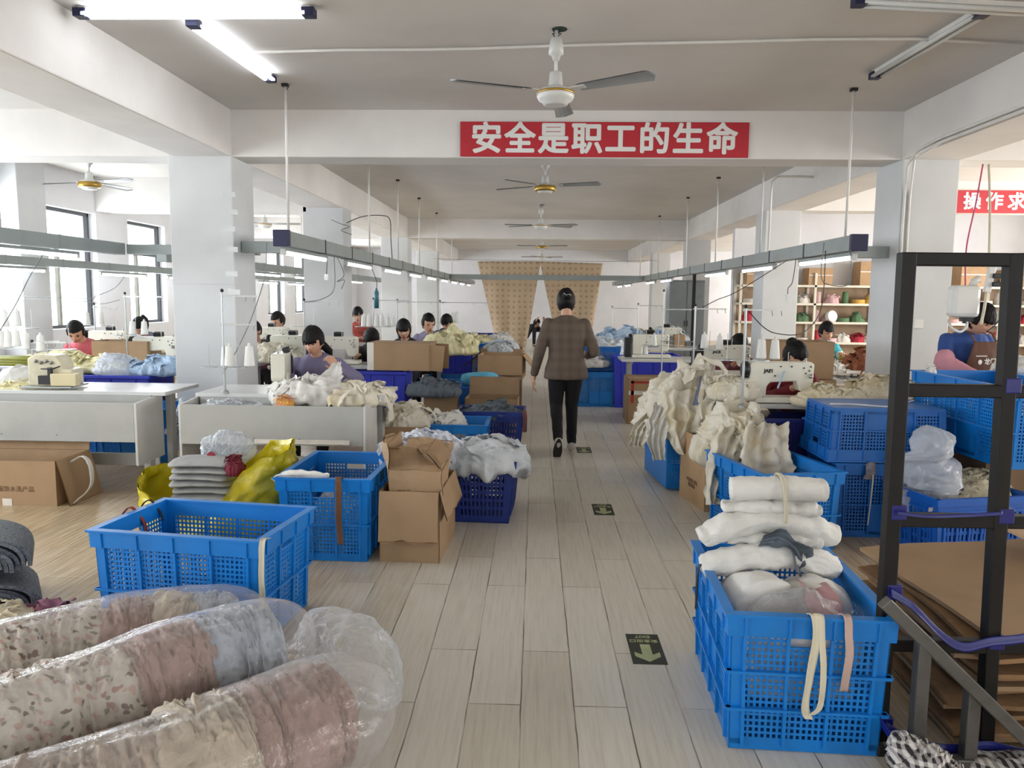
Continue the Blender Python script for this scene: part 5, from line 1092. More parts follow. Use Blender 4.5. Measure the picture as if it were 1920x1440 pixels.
for k, (pts, m, lab) in enumerate((
    ([aty(621, 412, 10.4), aty(640, 420, 10.4), aty(655, 425, 10.4), aty(640, 432, 10.4), aty(660, 440, 10.4)], black_w, 'tangle of black cable ends at the second left pillar'),
    ([aty(650, 418, 10.4), aty(680, 406, 10.5), aty(715, 404, 10.6), aty(731, 412, 10.7), aty(733, 450, 10.8), aty(736, 494, 10.9)], black_w, 'thick black cable looping down to the left trunking'),
    ([Vector((-2.07, 7.9, 1.93)), aty(628, 530, 7.8), aty(622, 550, 7.6), aty(600, 562, 7.4), aty(572, 566, 7.2)], grey_w, 'grey cable swinging from the left trunking to a thread stand'),
    ([Vector((-2.07, 8.0, 1.93)), aty(645, 515, 8), aty(632, 528, 8), aty(646, 525, 8), aty(640, 542, 8)], grey_w, 'curled grey cable under the left trunking'),
    ([aty(80, 478, 5.6), aty(55, 520, 5.7), aty(30, 570, 5.8), aty(0, 620, 5.9)], grey_w, 'grey cable slanting down from the window aisle trunking at the left edge'),
    ([aty(500, 455, 6.3), aty(496, 520, 6.3), aty(470, 600, 6.2), aty(442, 660, 6.1), aty(418, 700, 6.0)], grey_w, 'grey cable from the left trunking end down to the centre work table'),
    ([Vector((2.56, 7.75, 1.93)), aty(1486, 528, 7.75), aty(1478, 540, 7.75), aty(1477, 552, 7.75)], black_w, 'short dark cable with a white plug hanging under the right trunking'),
    ([aty(1545, 455, 6.4), aty(1540, 520, 6.4), aty(1560, 535, 6.4), aty(1590, 533, 6.4), aty(1596, 500, 6.4), aty(1594, 470, 6.35)], grey_w, 'looped grey cable at the near end of the right trunking'),
    ([aty(1405, 585, 6.0), aty(1430, 612, 6.0), aty(1455, 625, 6.0), aty(1500, 626, 6.1), aty(1530, 600, 6.3), aty(1543, 560, 6.4), aty(1548, 470, 6.4)], black_w, 'black cable sagging from the thread stand to the right trunking'),
    ([aty(1318, 576, 7.6), aty(1345, 562, 7.7), aty(1385, 545, 7.8), Vector((2.56, 8.0, 1.93))], black_w, 'black cable rising from the second right thread stand'),
    ([Vector((XL, 9.1, 1.5)), aty(155, 560, 9), aty(180, 555, 9), aty(215, 540, 9), aty(234, 518, 9)], grey_w, 'grey cable between the windows over the left aisle'),
    ([Vector((XL, 9.2, 1.46)), aty(155, 565, 9), aty(190, 570, 9), aty(225, 562, 9)], grey_w, 'lower grey cable sagging between the windows'),
    ([aty(540, 168, 6.45), aty(533, 160, 6.5), aty(545, 158, 6.5)], black_w, 'loose wire at the ceiling clip of the left hanger rod'))):
    cable(lab, pts, .006 if 'thick' in lab else .004, m)
p = aty(1477, 558, 7.75); tag(obj('power_plug', MB().box((0, 0, 0), (.035, .03, .07)), cone_m, None, bevel=.006, loc=p), 'white plug hanging on the short dark cable', 'plug')
p = aty(612, 520, 7.5); tag(obj('power_plug', MB().box((0, 0, 0), (.04, .03, .06)), cone_m, None, bevel=.006, loc=p), 'white socket hanging on a cable under the left trunking', 'socket')
cable('dark cable holding the white socket under the left trunking', [aty(613, 486, 7.5), aty(613, 500, 7.5), aty(612, 515, 7.5)], .004, black_w)
# hanging water tank and tool cable over the apron woman
tk = thing('water_tank', 'white plastic water bottle hung upside down over the woman in the brown apron', 'water bottle', aty(1806, 565, 5.7)); wt = mat('translucent white plastic', '#d9d8d2', .3, 0, .03)
obj('bottle_body', MB().box((0, 0, 0), (.2, .12, .23)), wt, tk, bevel=.03); obj('bottle_neck', MB().tube([(.06, 0, .11), (.07, 0, .15), (.1, 0, .16)], [.03, .025, .03], 12), wt, tk, True)
obj('tap', MB().box((.03, -.0, -.13), (.08, .04, .03)).tube([(.02, 0, -.12), (.02, 0, -.16)], .012, 8), dark_m, tk)
cable('white hose looping under the hanging water bottle', [aty(1812, 592, 5.7), aty(1812, 612, 5.7), aty(1800, 622, 5.7), aty(1785, 615, 5.7), aty(1778, 600, 5.75)], .01, white_w, 'hose', None, 8, 'hose')
cable('pink rope holding up the water bottle', [aty(1843, 308, 5.7), aty(1830, 380, 5.7), aty(1812, 465, 5.7), aty(1810, 540, 5.7)], .006, mat('pink rope', '#c05a7a', .7), 'rope', None, 6, 'rope')
cable('beige rope holding up the power strip', [aty(1854, 308, 5.7), aty(1856, 380, 5.7), aty(1855, 460, 5.7), aty(1853, 520, 5.7)], .009, rope_m, 'rope', None, 6, 'rope')
ps = thing('power_strip', 'white power strip with black plugs hanging beside the water bottle', 'power strip', aty(1856, 520, 5.68))
obj('strip_body', MB().box((0, 0, 0), (.05, .03, .22), ry=.15), wt, ps, bevel=.006)
for dz in (.01, -.05): obj('plug', MB().box((.04, -.02, dz), (.06, .04, .035)), dark_m, ps, bevel=.006)
cable('black cable from the power strip past the head of the woman in the apron', [aty(1872, 524, 5.66), aty(1880, 550, 5.66), aty(1878, 590, 5.64), aty(1865, 610, 5.62), aty(1850, 622, 5.6)], .005, black_w)
cable('cream strap hanging below the power strip', [aty(1850, 548, 5.66), aty(1846, 575, 5.62), aty(1841, 600, 5.6), aty(1839, 608, 5.6)], .01, rope_m, 'strap', None, 8, 'strap')
sw = thing('wall_socket', 'white socket plate on the first right pillar', 'socket', (aty(1717, 607, 7.29).x, 7.29, aty(1717, 607, 7.29).z)); obj('socket_plate', MB().box((0, -.004, 0), (.13, .014, .085)), wt, sw, bevel=.004); obj('cover_tape', MB().box((-.06, -.012, 0), (.09, .003, .09)), tape_m, sw)
# ------------------------------------------------------------------ sewing rows, far clutter and end of the hall
def mt(px, py, y, dz=0): p = aty(px, py, y); p.z += dz; return p
TZ_ = .76
cl_lc = mat('lemon cream cotton cloth', '#d9d2a8', .85, 0, .07, 6, .25, 90)
machine('sewing machine with dark motor box beside the woman in lavender', (aty(528, 730, 6.25).x, 6.25, .752), R(-78)); 
cloth('garment_pile', 'white cloth heaped on the centre work table before the woman in lavender', 'garments', heap_mb(.3, .22, .19, 31, .06, 5, 2.2, 34, 100, .05), cl_white, (aty(578, 740, 6.05).x, 5.98, .74))
cloth('garment_pile', 'white cloth spread over the right end of the centre work table', 'garments', heap_mb(.28, .34, .1, 33, .05, 5, 2.2, 30, 100, .06), cl_ivory, (-1.42, 6.1, .735))
ribbon('white cloth end hanging over the right edge of the centre work table', [(-1.3, 6.2, .78), (-1.2, 6.2, .75), (-1.17, 6.2, .62), (-1.17, 6.2, .5)], .3, cl_ivory, .006, 'cloth', 'cloth_end', (0, 1, 0), .02, 6)
cloth('fabric_offcut', 'orange and pink scrap on the edge of the centre work table', 'cloth', heap_mb(.07, .05, .07, 3, .03, 10), mat('orange scrap', '#d19a4a', .8, 0, .2, 25, col2='#c98a9a'), (aty(530, 752, 5.68).x, 5.72, .7))
cloth('polythene_bag', 'folded clear bags in the catch bin of the centre work table', 'plastic bag', heap_mb(.3, .12, .1, 5, .04, 6), poly_m, (-2.35, 5.82, .62))
# tables: (centre x, y, width)
for lab, x, y, wd in (('sewing table in the second left row behind the woman in lavender', -1.95, 8.6, 1.3), ('sewing table in the third left row under the lilac jacketed woman', -1.75, 10.2, 1.2), ('sewing table in the fourth left row before the plaid shirted worker', -1.5, 11.4, 1.0), ('sewing table in the fifth left row carrying the far thread stands', -1.9, 12.75, 1.6), ('sewing table in the left window aisle in front of the woman in coral', -4.9, 8.05, 2.4), ('sewing table by the window in front of the woman in grey', -5.0, 9.3, 2.2),
    ('sewing table in the left aisle in front of the woman in mauve', -3.6, 8.75, 1.0), ('sewing table in the left aisle before the worker in the white cap', -4.4, 10.9, 1.6), ('sewing table in the left aisle before the worker in the red vest', -3.1, 12.4, 1.4), ('sewing table on the right under the cream machine with black lettering', 2.35, 5.95, 1.95), ('sewing table on the right in front of the woman in the dark and rose vest', 2.15, 7.75, 1.7), ('sewing table on the right in the third row', 1.95, 10.0, 1.7), ('sewing table on the right in the fourth row with blue cones', 1.95, 12.4, 1.7), ('sewing table on the right near the curtain', 1.9, 15.2, 1.6)):
    sewing_table(lab, (x, y, 0), 0, wd, .4 if 'third left row' in lab or 'plaid' in lab else .56)
sewing_table('white covered table between the second and first right pillars', (4.55, 9.35, 0), 0, 1.9, .8, .72); sewing_table('packing table with white cloth in front of the woman in the brown apron', (4.35, 5.75, 0), 0, .9, .55, .92)
machine('cream sewing machine with black lettering before the woman in dark red', (aty(1462, 742, 5.8).x, 5.8, .765), 0, 'JARI', box=False)
tag(obj('masking_strip', MB().bar((0, 0, 0), (.045, .0, .13), .03, .004), cl_blue, None, loc=aty(1458, 728, 5.72)), 'pale blue cloth strip stuck on the lettered sewing machine', 'cloth strip')
machine('sewing machine before the woman in the dark and rose vest', (aty(1358, 712, 7.85).x, 7.8, .765), 0, 'JACK')
machine('sewing machine half hidden behind the white covered heap at the right', (aty(1220, 655, 10).x, 10, .765), 0); machine('sewing machine of the far right row beside the pale heaps', (aty(1250, 640, 12.4).x, 12.4, .765), 0)
machine('sewing machine in front of the woman with bent black hair', (aty(636, 690, 8.6).x, 8.55, .765), 0); machine('sewing machine behind the coral worker by the window', (aty(205, 645, 9.3).x, 9.3, .765), 0)
machine('sewing machine beside the first left pillar in the window aisle', (aty(312, 665, 8.3).x, 8.1, .765), 0, 'JACK'); machine('sewing machine right of the mauve worker', (aty(548, 650, 8.75).x, 8.75, .765), 0)
machine('sewing machine of the worker in the white cap', (aty(508, 622, 10.9).x, 10.9, .765), 0)
# bins under the tables
big_bin('ultramarine open bin under the large tilted carton', (-1.86, 8.22, .0), 0, 1.0, .44, .73, None, .06)
big_bin('ultramarine open bin in the left window aisle full of pale blue cloth', (-4.25, 8.45-.9, 0), 0, 1.0, .5, .73, None, .06); big_bin('ultramarine open bin cut by the left edge', (-5.75, 7.6, 0), 0, .9, .5, .76, None, .06)
big_bin('ultramarine open bin at the right row beyond the walking woman', (1.55, 10.95, 0), 0, .9, .5, .74, mat('bright ultramarine bin', '#3540c8', .4, 0, .06), .06)
big_bin('ultramarine open bin near the plaid shirted worker', (aty(850, 650, 13).x+.35, 13.0, 0), 0, 1.0, .6, .9, None, .06); big_bin('ultramarine open bin behind the lemon heap in the third left row', (aty(842, 670, 11).x, 11.2, 0), 0, .6, .5, .74, None, .06)
carton('large tilted cardboard carton lying on the ultramarine bin in the left row', aty(755, 693, 8.2)+Vector((0, 0, .01)), R(-3), .66, .42, .29, (), closed=True, seed=31, tapes=(('f', -.33, -.26, .0, .29, tape_w),))
bx = [o for o in COL.objects if o.get('label', '').startswith('large tilted cardboard')][0]
obj('flap', MB().box((.40, -.16, .13), (.15, .006, .27), rz=R(20), ry=R(6)), kraft, bx); obj('flap', MB().box((.40, .18, .13), (.15, .006, .27), rz=R(-10)), kraft, bx)
carton('cardboard carton in the left window aisle behind the ultramarine bin', aty(240, 690, 8.15)+Vector((.0, 0, -.02)), 0, .6, .3, .32, (), seed=33)
carton('open printed cardboard carton under the left work table', (-3.88, 5.50, 0), 0, .92, .42, .33, (('r', 165), ('b', 12)), seed=35, prints=(('全棉服饰水洗产品', 'f', .12, .12, .045, print_m),), tapes=(('f', -.6+.2, -.35+.2, .25, .31, mat('rust carton print', '#8c4a30', .8)), ('f', .06, .13, .0, .05, tape_w)))
ribbon('white cloth strip curling over the right flap of the printed carton', [(-3.38, 5.42, .30), (-3.30, 5.42, .34), (-3.24, 5.42, .28), (-3.23, 5.4, .12), (-3.32, 5.34, .015)], .05, cl_white, side=(0, 1, 0), seed=3, amp=.006)
C('plastic_crate', 'blue crate on the floor under the left work table', (-4.35, 7.1, 0), 90); C('plastic_crate', 'blue crate standing beyond the leg of the left work table', (-3.6, 7.0, 0), 90)
cloth('polythene_bag', 'clear sack with black handwriting beside the left work table', 'plastic bag', sack_mb([(-3.12, 6.75, .12), (-3.1, 6.75, .3), (-3.12, 6.75, .46), (-3.17, 6.75, .6)], [.19, .2, .13, .03], 9, .03, 5, 44, 36, .8, .8, 3), poly_m)
cloth('cloth_bundle', 'yellowish cloth in the clear sack with handwriting', 'cloth bundle', heap_mb(.15, .13, .26, 9, .03, 6), cl_cream, (-3.1, 6.78, .04))
hb = bpy.data.objects['polythene_bag']
for nm in [o for o in COL.objects if o.get('label', '').startswith('clear sack with black')]:
    q = MB(); rr_ = random.Random(2)
    for k in range(5):
        z = .44-.07*k; x = -3.17+.012*k; q.tube([(x, 6.575+.02*k*(k < 2), z), (x+.03, 6.57, z+.03), (x+.05, 6.57, z-.01), (x+.075, 6.575, z+.025)], .004, 5)
    obj('handwriting', q, dark_m, nm)['label'] = 'black marker handwriting'
# white and cream heaps on tables: label, px, py(base), y, rx, ry, h, mat, seed
for lab, px, py, y, rx, ry, h, m, sd in (
    ('cream cloth heaped in front of the woman in coral', 120, 690, 8.05, .62, .3, .2, cl_lc, 3), ('cream cloth spread right of the woman in coral', 185, 690, 7.95, .3, .24, .13, cl_lc, 4), ('cream cloth beside the first left pillar in the window aisle', 300, 655, 9.2, .3, .24, .13, cl_lc, 5),
    ('pale blue cloth in the ultramarine bin of the left window aisle', 296, 694, 7.5, .28, .18, .16, cl_blue, 6), ('clear film heap in the ultramarine bin of the left window aisle', 222, 694, 7.5, .22, .16, .2, poly_m, 7), ('white cloth heaped before the worker in mauve', 520, 672, 8.6, .38, .22, .19, cl_ivory, 8),
    ('lemon white cloth heaped in the third left row by the lilac jacket', 840, 658, 10.2, .38, .25, .36, cl_lc, 9), ('lemon white cloth on the grey bin before the curtain', 897, 642, 12.0, .24, .2, .14, cl_lc, 10),
    ('cream garments lying on the right sewing table, near the frame', 1560, 752, 5.6, .26, .14, .13, cl_cream, 11), ('cream garments on the far right of the right sewing table', 1640, 750, 5.75, .32, .18, .2, cl_cream, 12), ('white garments crumpled left of the lettered sewing machine', 1376, 738, 5.80, .2, .13, .17, cl_ivory, 13),
    ('white cloth on the covered table before the teal worker', 1562, 694, 9.2, .26, .2, .13, cl_white, 14), ('rust brown cloth on the covered table by the first right pillar', 1612, 690, 9.2, .3, .25, .23, cl_brown, 15), ('white sheet laid over the covered table between the right pillars', 1578, 712, 9.3, .7, .3, .03, cl_white, 16),
    ('grey white garments heaped in the dark crate beyond the walking woman', 1140, 668, 11.3, .55, .3, .3, cl_pale, 17), ('white garments on the rim of the dark crate behind the walking woman', 1108, 682, 10.9, .28, .2, .14, cl_white, 18), ('pale blue garments heaped on the far right table', 1165, 645, 14.8, .55, .35, .36, cl_blue, 19), ('ivory garments on the far right row near the curtain', 1190, 640, 15.2, .5, .3, .3, cl_ivory, 20), ('white striped garments near the curtain on the right', 1125, 650, 15.0, .4, .3, .22, cl_white, 21), ('pale garments by the blue cones in the far right row', 1245, 635, 12.6, .4, .25, .22, cl_pale, 22), ('white cloth on the packing table before the woman in the apron', 1935, 690, 5.7, .25, .2, .08, cl_white, 23),
    ('dark offcuts beside the flattened cardboard in the left row', 815, 735, 8.0, .3, .15, .18, cl_grey, 24), ('pale blue cloth over the crates before the curtain on the left', 925, 655, 11.6, .3, .2, .14, cl_blue, 25), ('white cloth above the pale blue cloth on the crates before the curtain', 938, 640, 12.2, .22, .18, .14, cl_white, 26)):
    p = aty(px, py, y); cloth('garment_pile', lab, 'garments', heap_mb(rx, ry, h, sd, .05, 5), m, p)
tag(obj('grey_bin', MB().bb((-.24, -.2, 0), (.24, .2, .6)), grey_p, None, bevel=.01, loc=(aty(890, 640, 12).x, 12.0, 0)), 'grey laminate box under the lemon cloth before the curtain', 'box')
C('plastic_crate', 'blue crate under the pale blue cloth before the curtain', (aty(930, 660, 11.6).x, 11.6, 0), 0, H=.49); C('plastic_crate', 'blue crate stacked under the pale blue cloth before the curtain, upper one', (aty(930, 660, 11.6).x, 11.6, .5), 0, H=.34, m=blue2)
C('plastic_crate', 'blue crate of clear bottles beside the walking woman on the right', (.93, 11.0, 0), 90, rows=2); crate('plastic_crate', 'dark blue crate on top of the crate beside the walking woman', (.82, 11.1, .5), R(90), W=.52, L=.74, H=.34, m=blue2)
C('plastic_crate', 'blue crate far down the right of the aisle near the curtain', (1.0, 14.6, 0), 90)
carton('closed cardboard carton with red tape corners on the right of the aisle', (1.42, 9.55, 0), 0, .56, .5, .56, (), closed=True, seed=37, tapes=(('f', -.28, .28, .36, .41, tape_w), ('f', -.25, -.215, .26, .53, red_m), ('f', -.25, .28, .5, .53, red_m)), prints=(('小心轻放', 'f', .02, .385, .05, red_m),))
carton('open cardboard carton behind the woman in dark red', aty(1490, 702, 7.3)+Vector((0, 0, -.02)), 0, .56, .4, .34, (), seed=39); 
carton('tall cardboard carton on the floor carrying the carton behind the woman in dark red', (aty(1490, 702, 7.3).x, 7.3, 0), 0, .6, .46, aty(1490, 702, 7.3).z-.025, (), closed=True, seed=41)
for k in range(4): cloth('clear_bottle', 'clear film bottle shape seen through the blue crate beside the walking woman', 'bottle', sack_mb([(.7+.14*k, 10.9, .04), (.7+.14*k, 10.9, .25), (.7+.14*k, 10.9, .42)], [.06, .07, .03], k, .01, 5, 20, 16), poly_m, group='clear bottles in the blue crate')
# green stalks bundle on the left
gr_m = mat('olive plastic tube', '#7a7d2c', .5, 0, .1)
for k in range(6):
    tag(obj('plastic_tube', MB().tube([(-.35, 0, 0), (.35, .02*k-.05, 0)], .022, 10), gr_m, None, True, loc=aty(35, 672+5*(k % 3), 6.9)+Vector((0, .05*(k//3), 0))), 'olive green rolled strip in the bundle at the left edge', 'rolled strip', 'olive rolled strips at the left edge')
cloth('polythene_bag', 'pale filled clear bag lying behind the cream overlock machine', 'plastic bag', sack_mb([aty(5, 712, 6.6), aty(40, 710, 6.6), aty(75, 705, 6.6)], [.08, .12, .06], 3, .02, 5, 40, 30), mat('pale sacking', '#bfbdb6', .6, 0, .06))
cloth('fabric_offcut', 'lemon cloth trailing left of the cream overlock machine', 'cloth', heap_mb(.3, .1, .05, 5, .03, 7), cl_lc, aty(45, 728, 6.1))
# thread stands: label, px of pole, py top, y, base z, arms [(py, len)], trays[(py, width)], cones px list on trays
TS = [('thread stand with guide arms left of the woman in lavender', 416, 545, 5.95, .75, [(555, .27), (608, .26)], [(689, .34)]),
      ('tall thread stand in front of the woman in dark red', 1399, 575, 5.5, .76, [(581, .26)], [(676, .34)]),
      ('thread stand with black knob before the woman in the dark and rose vest', 1304, 572, 7.5, .76, [(579, .3)], [(657, .4)]),
      ('thread stand behind the cream cloth in the left window aisle', 234, 550, 8.0, .76, [(556, .4)], [(629, .3)]),
      ('white thread stand by the crates beyond the walking woman', 1245, 545, 9.6, .5, [(580, .35), (640, .5)], [(648, .5)]),
      ('slim thread stand in the far right row', 1197, 570, 12.3, .76, [(573, .4)], [(641, .4)]),
      ('thread stand far right with a straight cross arm', 1148, 575, 15, .76, [(578, .5)], [(640, .4)]),
      ('thread stand beside the second left pillar', 570, 562, 8.4, .76, [(566, .4)], [(612, .3)]),
      ('thread stand behind the woman with bent black hair', 700, 560, 10.5, .76, [(563, .5)], [(613, .5)]),
      ('thread stand behind the lilac jacketed woman', 745, 562, 12.7, .76, [(566, .8)], [(612, .5)]),
      ('thread stand before the plaid shirted worker', 825, 564, 12.7, .76, [(567, .8)], [(605, .6)]),
      ('thread stand by the window beside the woman in coral', 176, 570, 9.4, .76, [(576, .3)], [(610, .34)]),
      ('thread stand at the far left edge with two tall cones', -10, 560, 7.3, .76, [(560, .3)], [(615, .8)]),
      ('low thread stand holding four cones behind the overlock machine', 60, 640, 6.5, .75, [], [(655, .75)])]
for lab, px, pyt, y, bz, arms, trays in TS:
    p = aty(px, pyt, y); z = lambda py: aty(px, py, y).z-bz
    thread_stand(lab, (p.x, y, bz), 0, p.z-bz, .3, tuple((z(py), w_) for py, w_ in trays), None, tuple((z(py), a) for py, a in arms))
GC = [('white thread cones on the stand left of the woman in lavender', [(431, 686, 5.95), (468, 686, 5.95), (424, 686, 6.02)], .17), ('white thread cones on the tall stand before the woman in dark red', [(1427, 672, 5.5), (1452, 673, 5.5)], .15), ('white thread cones on the stand before the dark and rose vest', [(1320, 653, 7.5), (1349, 655, 7.5)], .15),
      ('white thread cones in front of the woman in grey', [(249, 627, 8), (271, 627, 8)], .15), ('white thread cones at the far left edge', [(9, 612, 7.3), (32, 611, 7.3)], .16), ('white thread cones behind the overlock machine at the left', [(3, 650, 6.5), (16, 651, 6.5), (31, 649, 6.5), (50, 654, 6.5), (77, 658, 6.5)], .15),
      ('white thread cones in the far left row', [(682, 612, 10.5), (692, 612, 10.5), (706, 612, 10.5), (716, 612, 10.5), (728, 611, 12.7), (738, 611, 12.7), (756, 611, 12.7), (767, 611, 12.7), (848, 604, 12.7), (857, 604, 12.7), (812, 604, 12.7)], .17), ('white thread cones on the white stand beyond the walking woman', [(1192, 664, 10), (1210, 664, 10), (1226, 648, 9.6), (1180, 664, 10)], .15), ('white thread cones by the window beside the woman in coral', [(163, 608, 9.4), (189, 608, 9.4)], .16)]
for g, pts, h in GC:
    for px, py, y in pts: cone(aty(px, py, y), g.replace('white thread cones', 'white thread cone, one of those'), g, h, .036 if h < .16 else .04)
for px in (1232, 1241): cone(aty(px, 640, 12.3), 'pale blue cone of sewing thread in the far right row', 'pale blue thread cones', .2, .035, cone_b)
carton('small orange brown carton by the blue thread cones', (aty(1273, 634, 12.3).x, 12.3, .76), 0, .16, .14, .2, (), closed=True, m=kraft2)
for px, y in ((1350, 640),): pass
# blue bottle hanging
hd = aty(706, 560, 9.6); cable('dark cable holding the teal bottle under the left trunking', [Vector((-2.07, 9.6, 1.93)), hd+Vector((0, 0, .22)), hd+Vector((0, 0, .12))], .004, black_w); tag(obj('hanging_bottle', MB().lathe([(.0, -.12), (.03, -.12), (.03, .08), (.012, .11), (.012, .13)], 14), mat('teal bottle', '#2f6a78', .4), None, True, loc=hd), 'teal bottle hanging on a cable over the left row', 'bottle')
# shelves on the partition wall
sh = thing('shelf_unit', 'white steel shelving along the partition wall on the right', 'shelf', (5.3, 14.1, 0)); shelf_m = mat('cream steel shelf', '#d8d2c2', .5, 0, .04)
for z in (.36, .76, 1.12, 1.45, 1.77): obj('shelf_board', MB().bb((-1.65, -.22, z-.02), (3.95, .2, z+.02)), shelf_m, sh, bevel=.003)
for x in (-1.65, -.34, .8, 1.85, 2.9, 3.93): obj('upright', MB().bb((x-.02, -.22, 0), (x+.02, -.18, 2.0)).bb((x-.02, .16, 0), (x+.02, .2, 2.0)), shelf_m, sh)
obj('back_board', MB().bb((-1.62, .2, .02), (3.9, .215, 1.75)), mat('brown back board', '#a58c72', .7), sh)
rs = random.Random(8)
for x, z, wd, h, lab in ((4.0, 1.79, .5, .32, 'brown carton on the top shelf behind the right trunking'), (5.05, 1.79, .42, .3, 'cardboard carton with black lettering on the top shelf'), (6.05, 1.79, .62, .42, 'stacked pale brown carton on the top shelf beside the first right pillar'), (7.75, 1.79, .5, .36, 'brown carton on the top shelf above the woman in the brown apron'), (8.6, 1.79, .6, .3, 'pale carton at the right end of the top shelf')):
    carton(lab, (x, 14.08, z), 0, wd, .32, h, (), closed=True, m=kraft2, tapes=(('f', -wd/2, wd/2, h*.55, h*.6, tape_w),))
cols = ['#b03040', '#c9a04a', '#7f8fc0', '#d8d4cc', '#cfc9c0', '#d4b0b0', '#5a7a58']
for i, z in enumerate((.78, 1.14, 1.47)):
    for k in range(22):
        x = 3.82+.245*k+rs.uniform(-.03, .03); c = rs.choice(cols); kind = rs.random()
        m = mat('shelf goods '+c, c, .8, 0, .08, 8)
        nm = {'#b03040': 'red', '#c9a04a': 'mustard', '#7f8fc0': 'lilac blue', '#d8d4cc': 'white', '#cfc9c0': 'off white', '#d4b0b0': 'pale pink', '#5a7a58': 'green'}[c]; lv = ('lower', 'middle', 'upper')[i]
        if kind < .35: o = obj('tape_roll', MB().lathe([(.03, 0), (.12, 0), (.12, .07), (.03, .07)], 20), m, None, loc=(x, 14.02, z)); lab, cat = nm+' roll of tape lying on the '+lv+' shelf', 'tape roll'
        elif kind < .6: o = obj('thread_cone', MB().lathe([(.055, 0), (.05, .2), (.025, .21)], 14), m, None, True, loc=(x, 14.02, z)); lab, cat = nm+' cone of thread standing on the '+lv+' shelf', 'thread cone'
        else: o = obj('folded_cloth', heap_mb(.13, .12, .2, k+i*9, .03, 8, 3, 12, 40), m, None, True, loc=(x, 14.02, z)); lab, cat = nm+' folded cloth on the '+lv+' shelf', 'folded cloth'
        tag(o, lab, cat, lab+' items')
tag(obj('paper_reel', xf(MB().lathe([(.012, -.04), (.1, -.04), (.1, .04), (.012, .04)], 24), (0, 0, .1), (R(80), 0, R(20))), cone_m, None, loc=(aty(1558, 600, 13.9).x, 13.9, 1.14)), 'white paper reel standing on the middle shelf behind the teal worker', 'reel')
# grey metal cabinet near the third right pillar
cb_ = thing('tall_cabinet', 'tall grey metal cabinet beside the third right pillar', 'cabinet', (3.2, 16.6, 0)); cab_m = mat('grey green steel', '#858c8e', .5, .1, .05)
obj('cabinet_body', MB().bb((-.35, 0, 0), (.4, .45, 1.92)), cab_m, cb_, bevel=.005)
for s in (0, 1): d_ = obj('door', MB().bb((-.34+.37*s, -.02, .05), (.01+.37*s, 0, 1.88)), cab_m, cb_, bevel=.004); obj('handle', MB().box((-.02+.06*s, -.03, 1.0), (.015, .02, .12)), dark_m, d_)
tag(obj('dark_post', MB().bb((-.03, -.03, 0), (.03, .03, 2.05)), dark_m, None, loc=(aty(1299, 600, 15.8).x, 15.8, 0)), 'slim black post beside the tall grey cabinet', 'post')
# curtain
t = NT('beige curtain with small brown sprigs'); v = t.coord(); vo = t.n('ShaderNodeTexVoronoi'); vo.inputs['Scale'].default_value = 6.5; vo.inputs['Randomness'].default_value = .15; mp_ = t.n('ShaderNodeMapping'); mp_.inputs['Scale'].default_value = (1, 0, 1); t.l(v, mp_.inputs[0]); t.l(mp_.outputs[0], vo.inputs['Vector'])
dots = t.ramp(vo.outputs['Distance'], [(.16, (1, 1, 1, 1)), (.30, (0, 0, 0, 1))]); t.l(t.mix(dots, lin('#bca78d'), lin('#a08a70')), t.p.inputs['Base Color']); t.p.inputs['Roughness'].default_value = .9; cur_m = t.m
def curtain(label, TL, TR, BL, BR, mid, seed):
    P_ = [aty(*p, 21.5) for p in (TL, TR, BL, BR)]
    def pt(u, q):
        a = P_[0].lerp(P_[1], u); b = P_[2].lerp(P_[3], u); p = a.lerp(b, q); p.x += mid*math.sin(q*3.14)*(2*u-1)*.5; p.y += .05*math.sin(u*14+seed+q*1.5)*(.3+q)+.04*nv(u*3, q*3, seed); return p
    o = obj('curtain', MB().grid(pt, 48, 30), cur_m, None, True, solid=.008); tag(o, label, 'curtain')
curtain('left half of the beige sprigged curtain across the aisle', (895, 490), (1014, 490), (935, 662), (984, 662), 0, 1); curtain('right half of the beige sprigged curtain across the aisle', (1012, 490), (1130, 494), (1046, 650), (1106, 650), 0, 4)
cable('thin wire carrying the beige sprigged curtain between the pillars', [(-2.86, 21.5, 2.56), (-1.6, 21.5, 2.535), (.1, 21.52, 2.53), (1.85, 21.5, 2.52), (3.33, 21.5, 2.56)], .006, grey_w, 'curtain_wire')
# ------------------------------------------------------------------ people
lav = mat('lavender knit', '#77728f', .9, 0, .06, 12, .2, 120); coral = mat('coral knit', '#c4606a', .85, 0, .06); greyk = mat('grey blue knit', '#7b8296', .85, 0, .06); mauve = mat('mauve wool', '#9a5f6c', .9, 0, .06)
darkj = mat('charcoal jacket', '#1d1c20', .85, 0, .08); dred = mat('dark red jersey', '#6d1622', .85, 0, .06); navy_t = mat('navy trousers', '#14151d', .9, 0, .08)
p, HM = seated('woman in a lavender sweater sewing white cloth at the centre work table', 588, 640, 6.62, .2, .3, -.15, -.04, hands=[(-.14, -.42, .80), (.27, -.44, .90)], elbows=[(-.27, -.1, .84), (.37, -.14, .79)], top=lav, hair='lowpony', bangs=.75, vox=.0048, big=1.08, J=dict(hdir=[(.3, -.8, -.1), (-.4, -.3, .85)], hnrm=[(0, 0, 1), (.6, -.7, .3)], curl=[.5, .95]))
c_ = Vector((aty(652, 690, 6.15)))
cloth('garment', 'white cloth held up in the hand of the woman in lavender', 'garment', drape_mb([aty(632, 678, 6.27), aty(622, 694, 6.22), aty(606, 718, 6.12), aty(596, 744, 6.03)], [.05, .18, .3, .36], (.85, 0, .4), 3, .02, 2, 24, 26), cl_white)
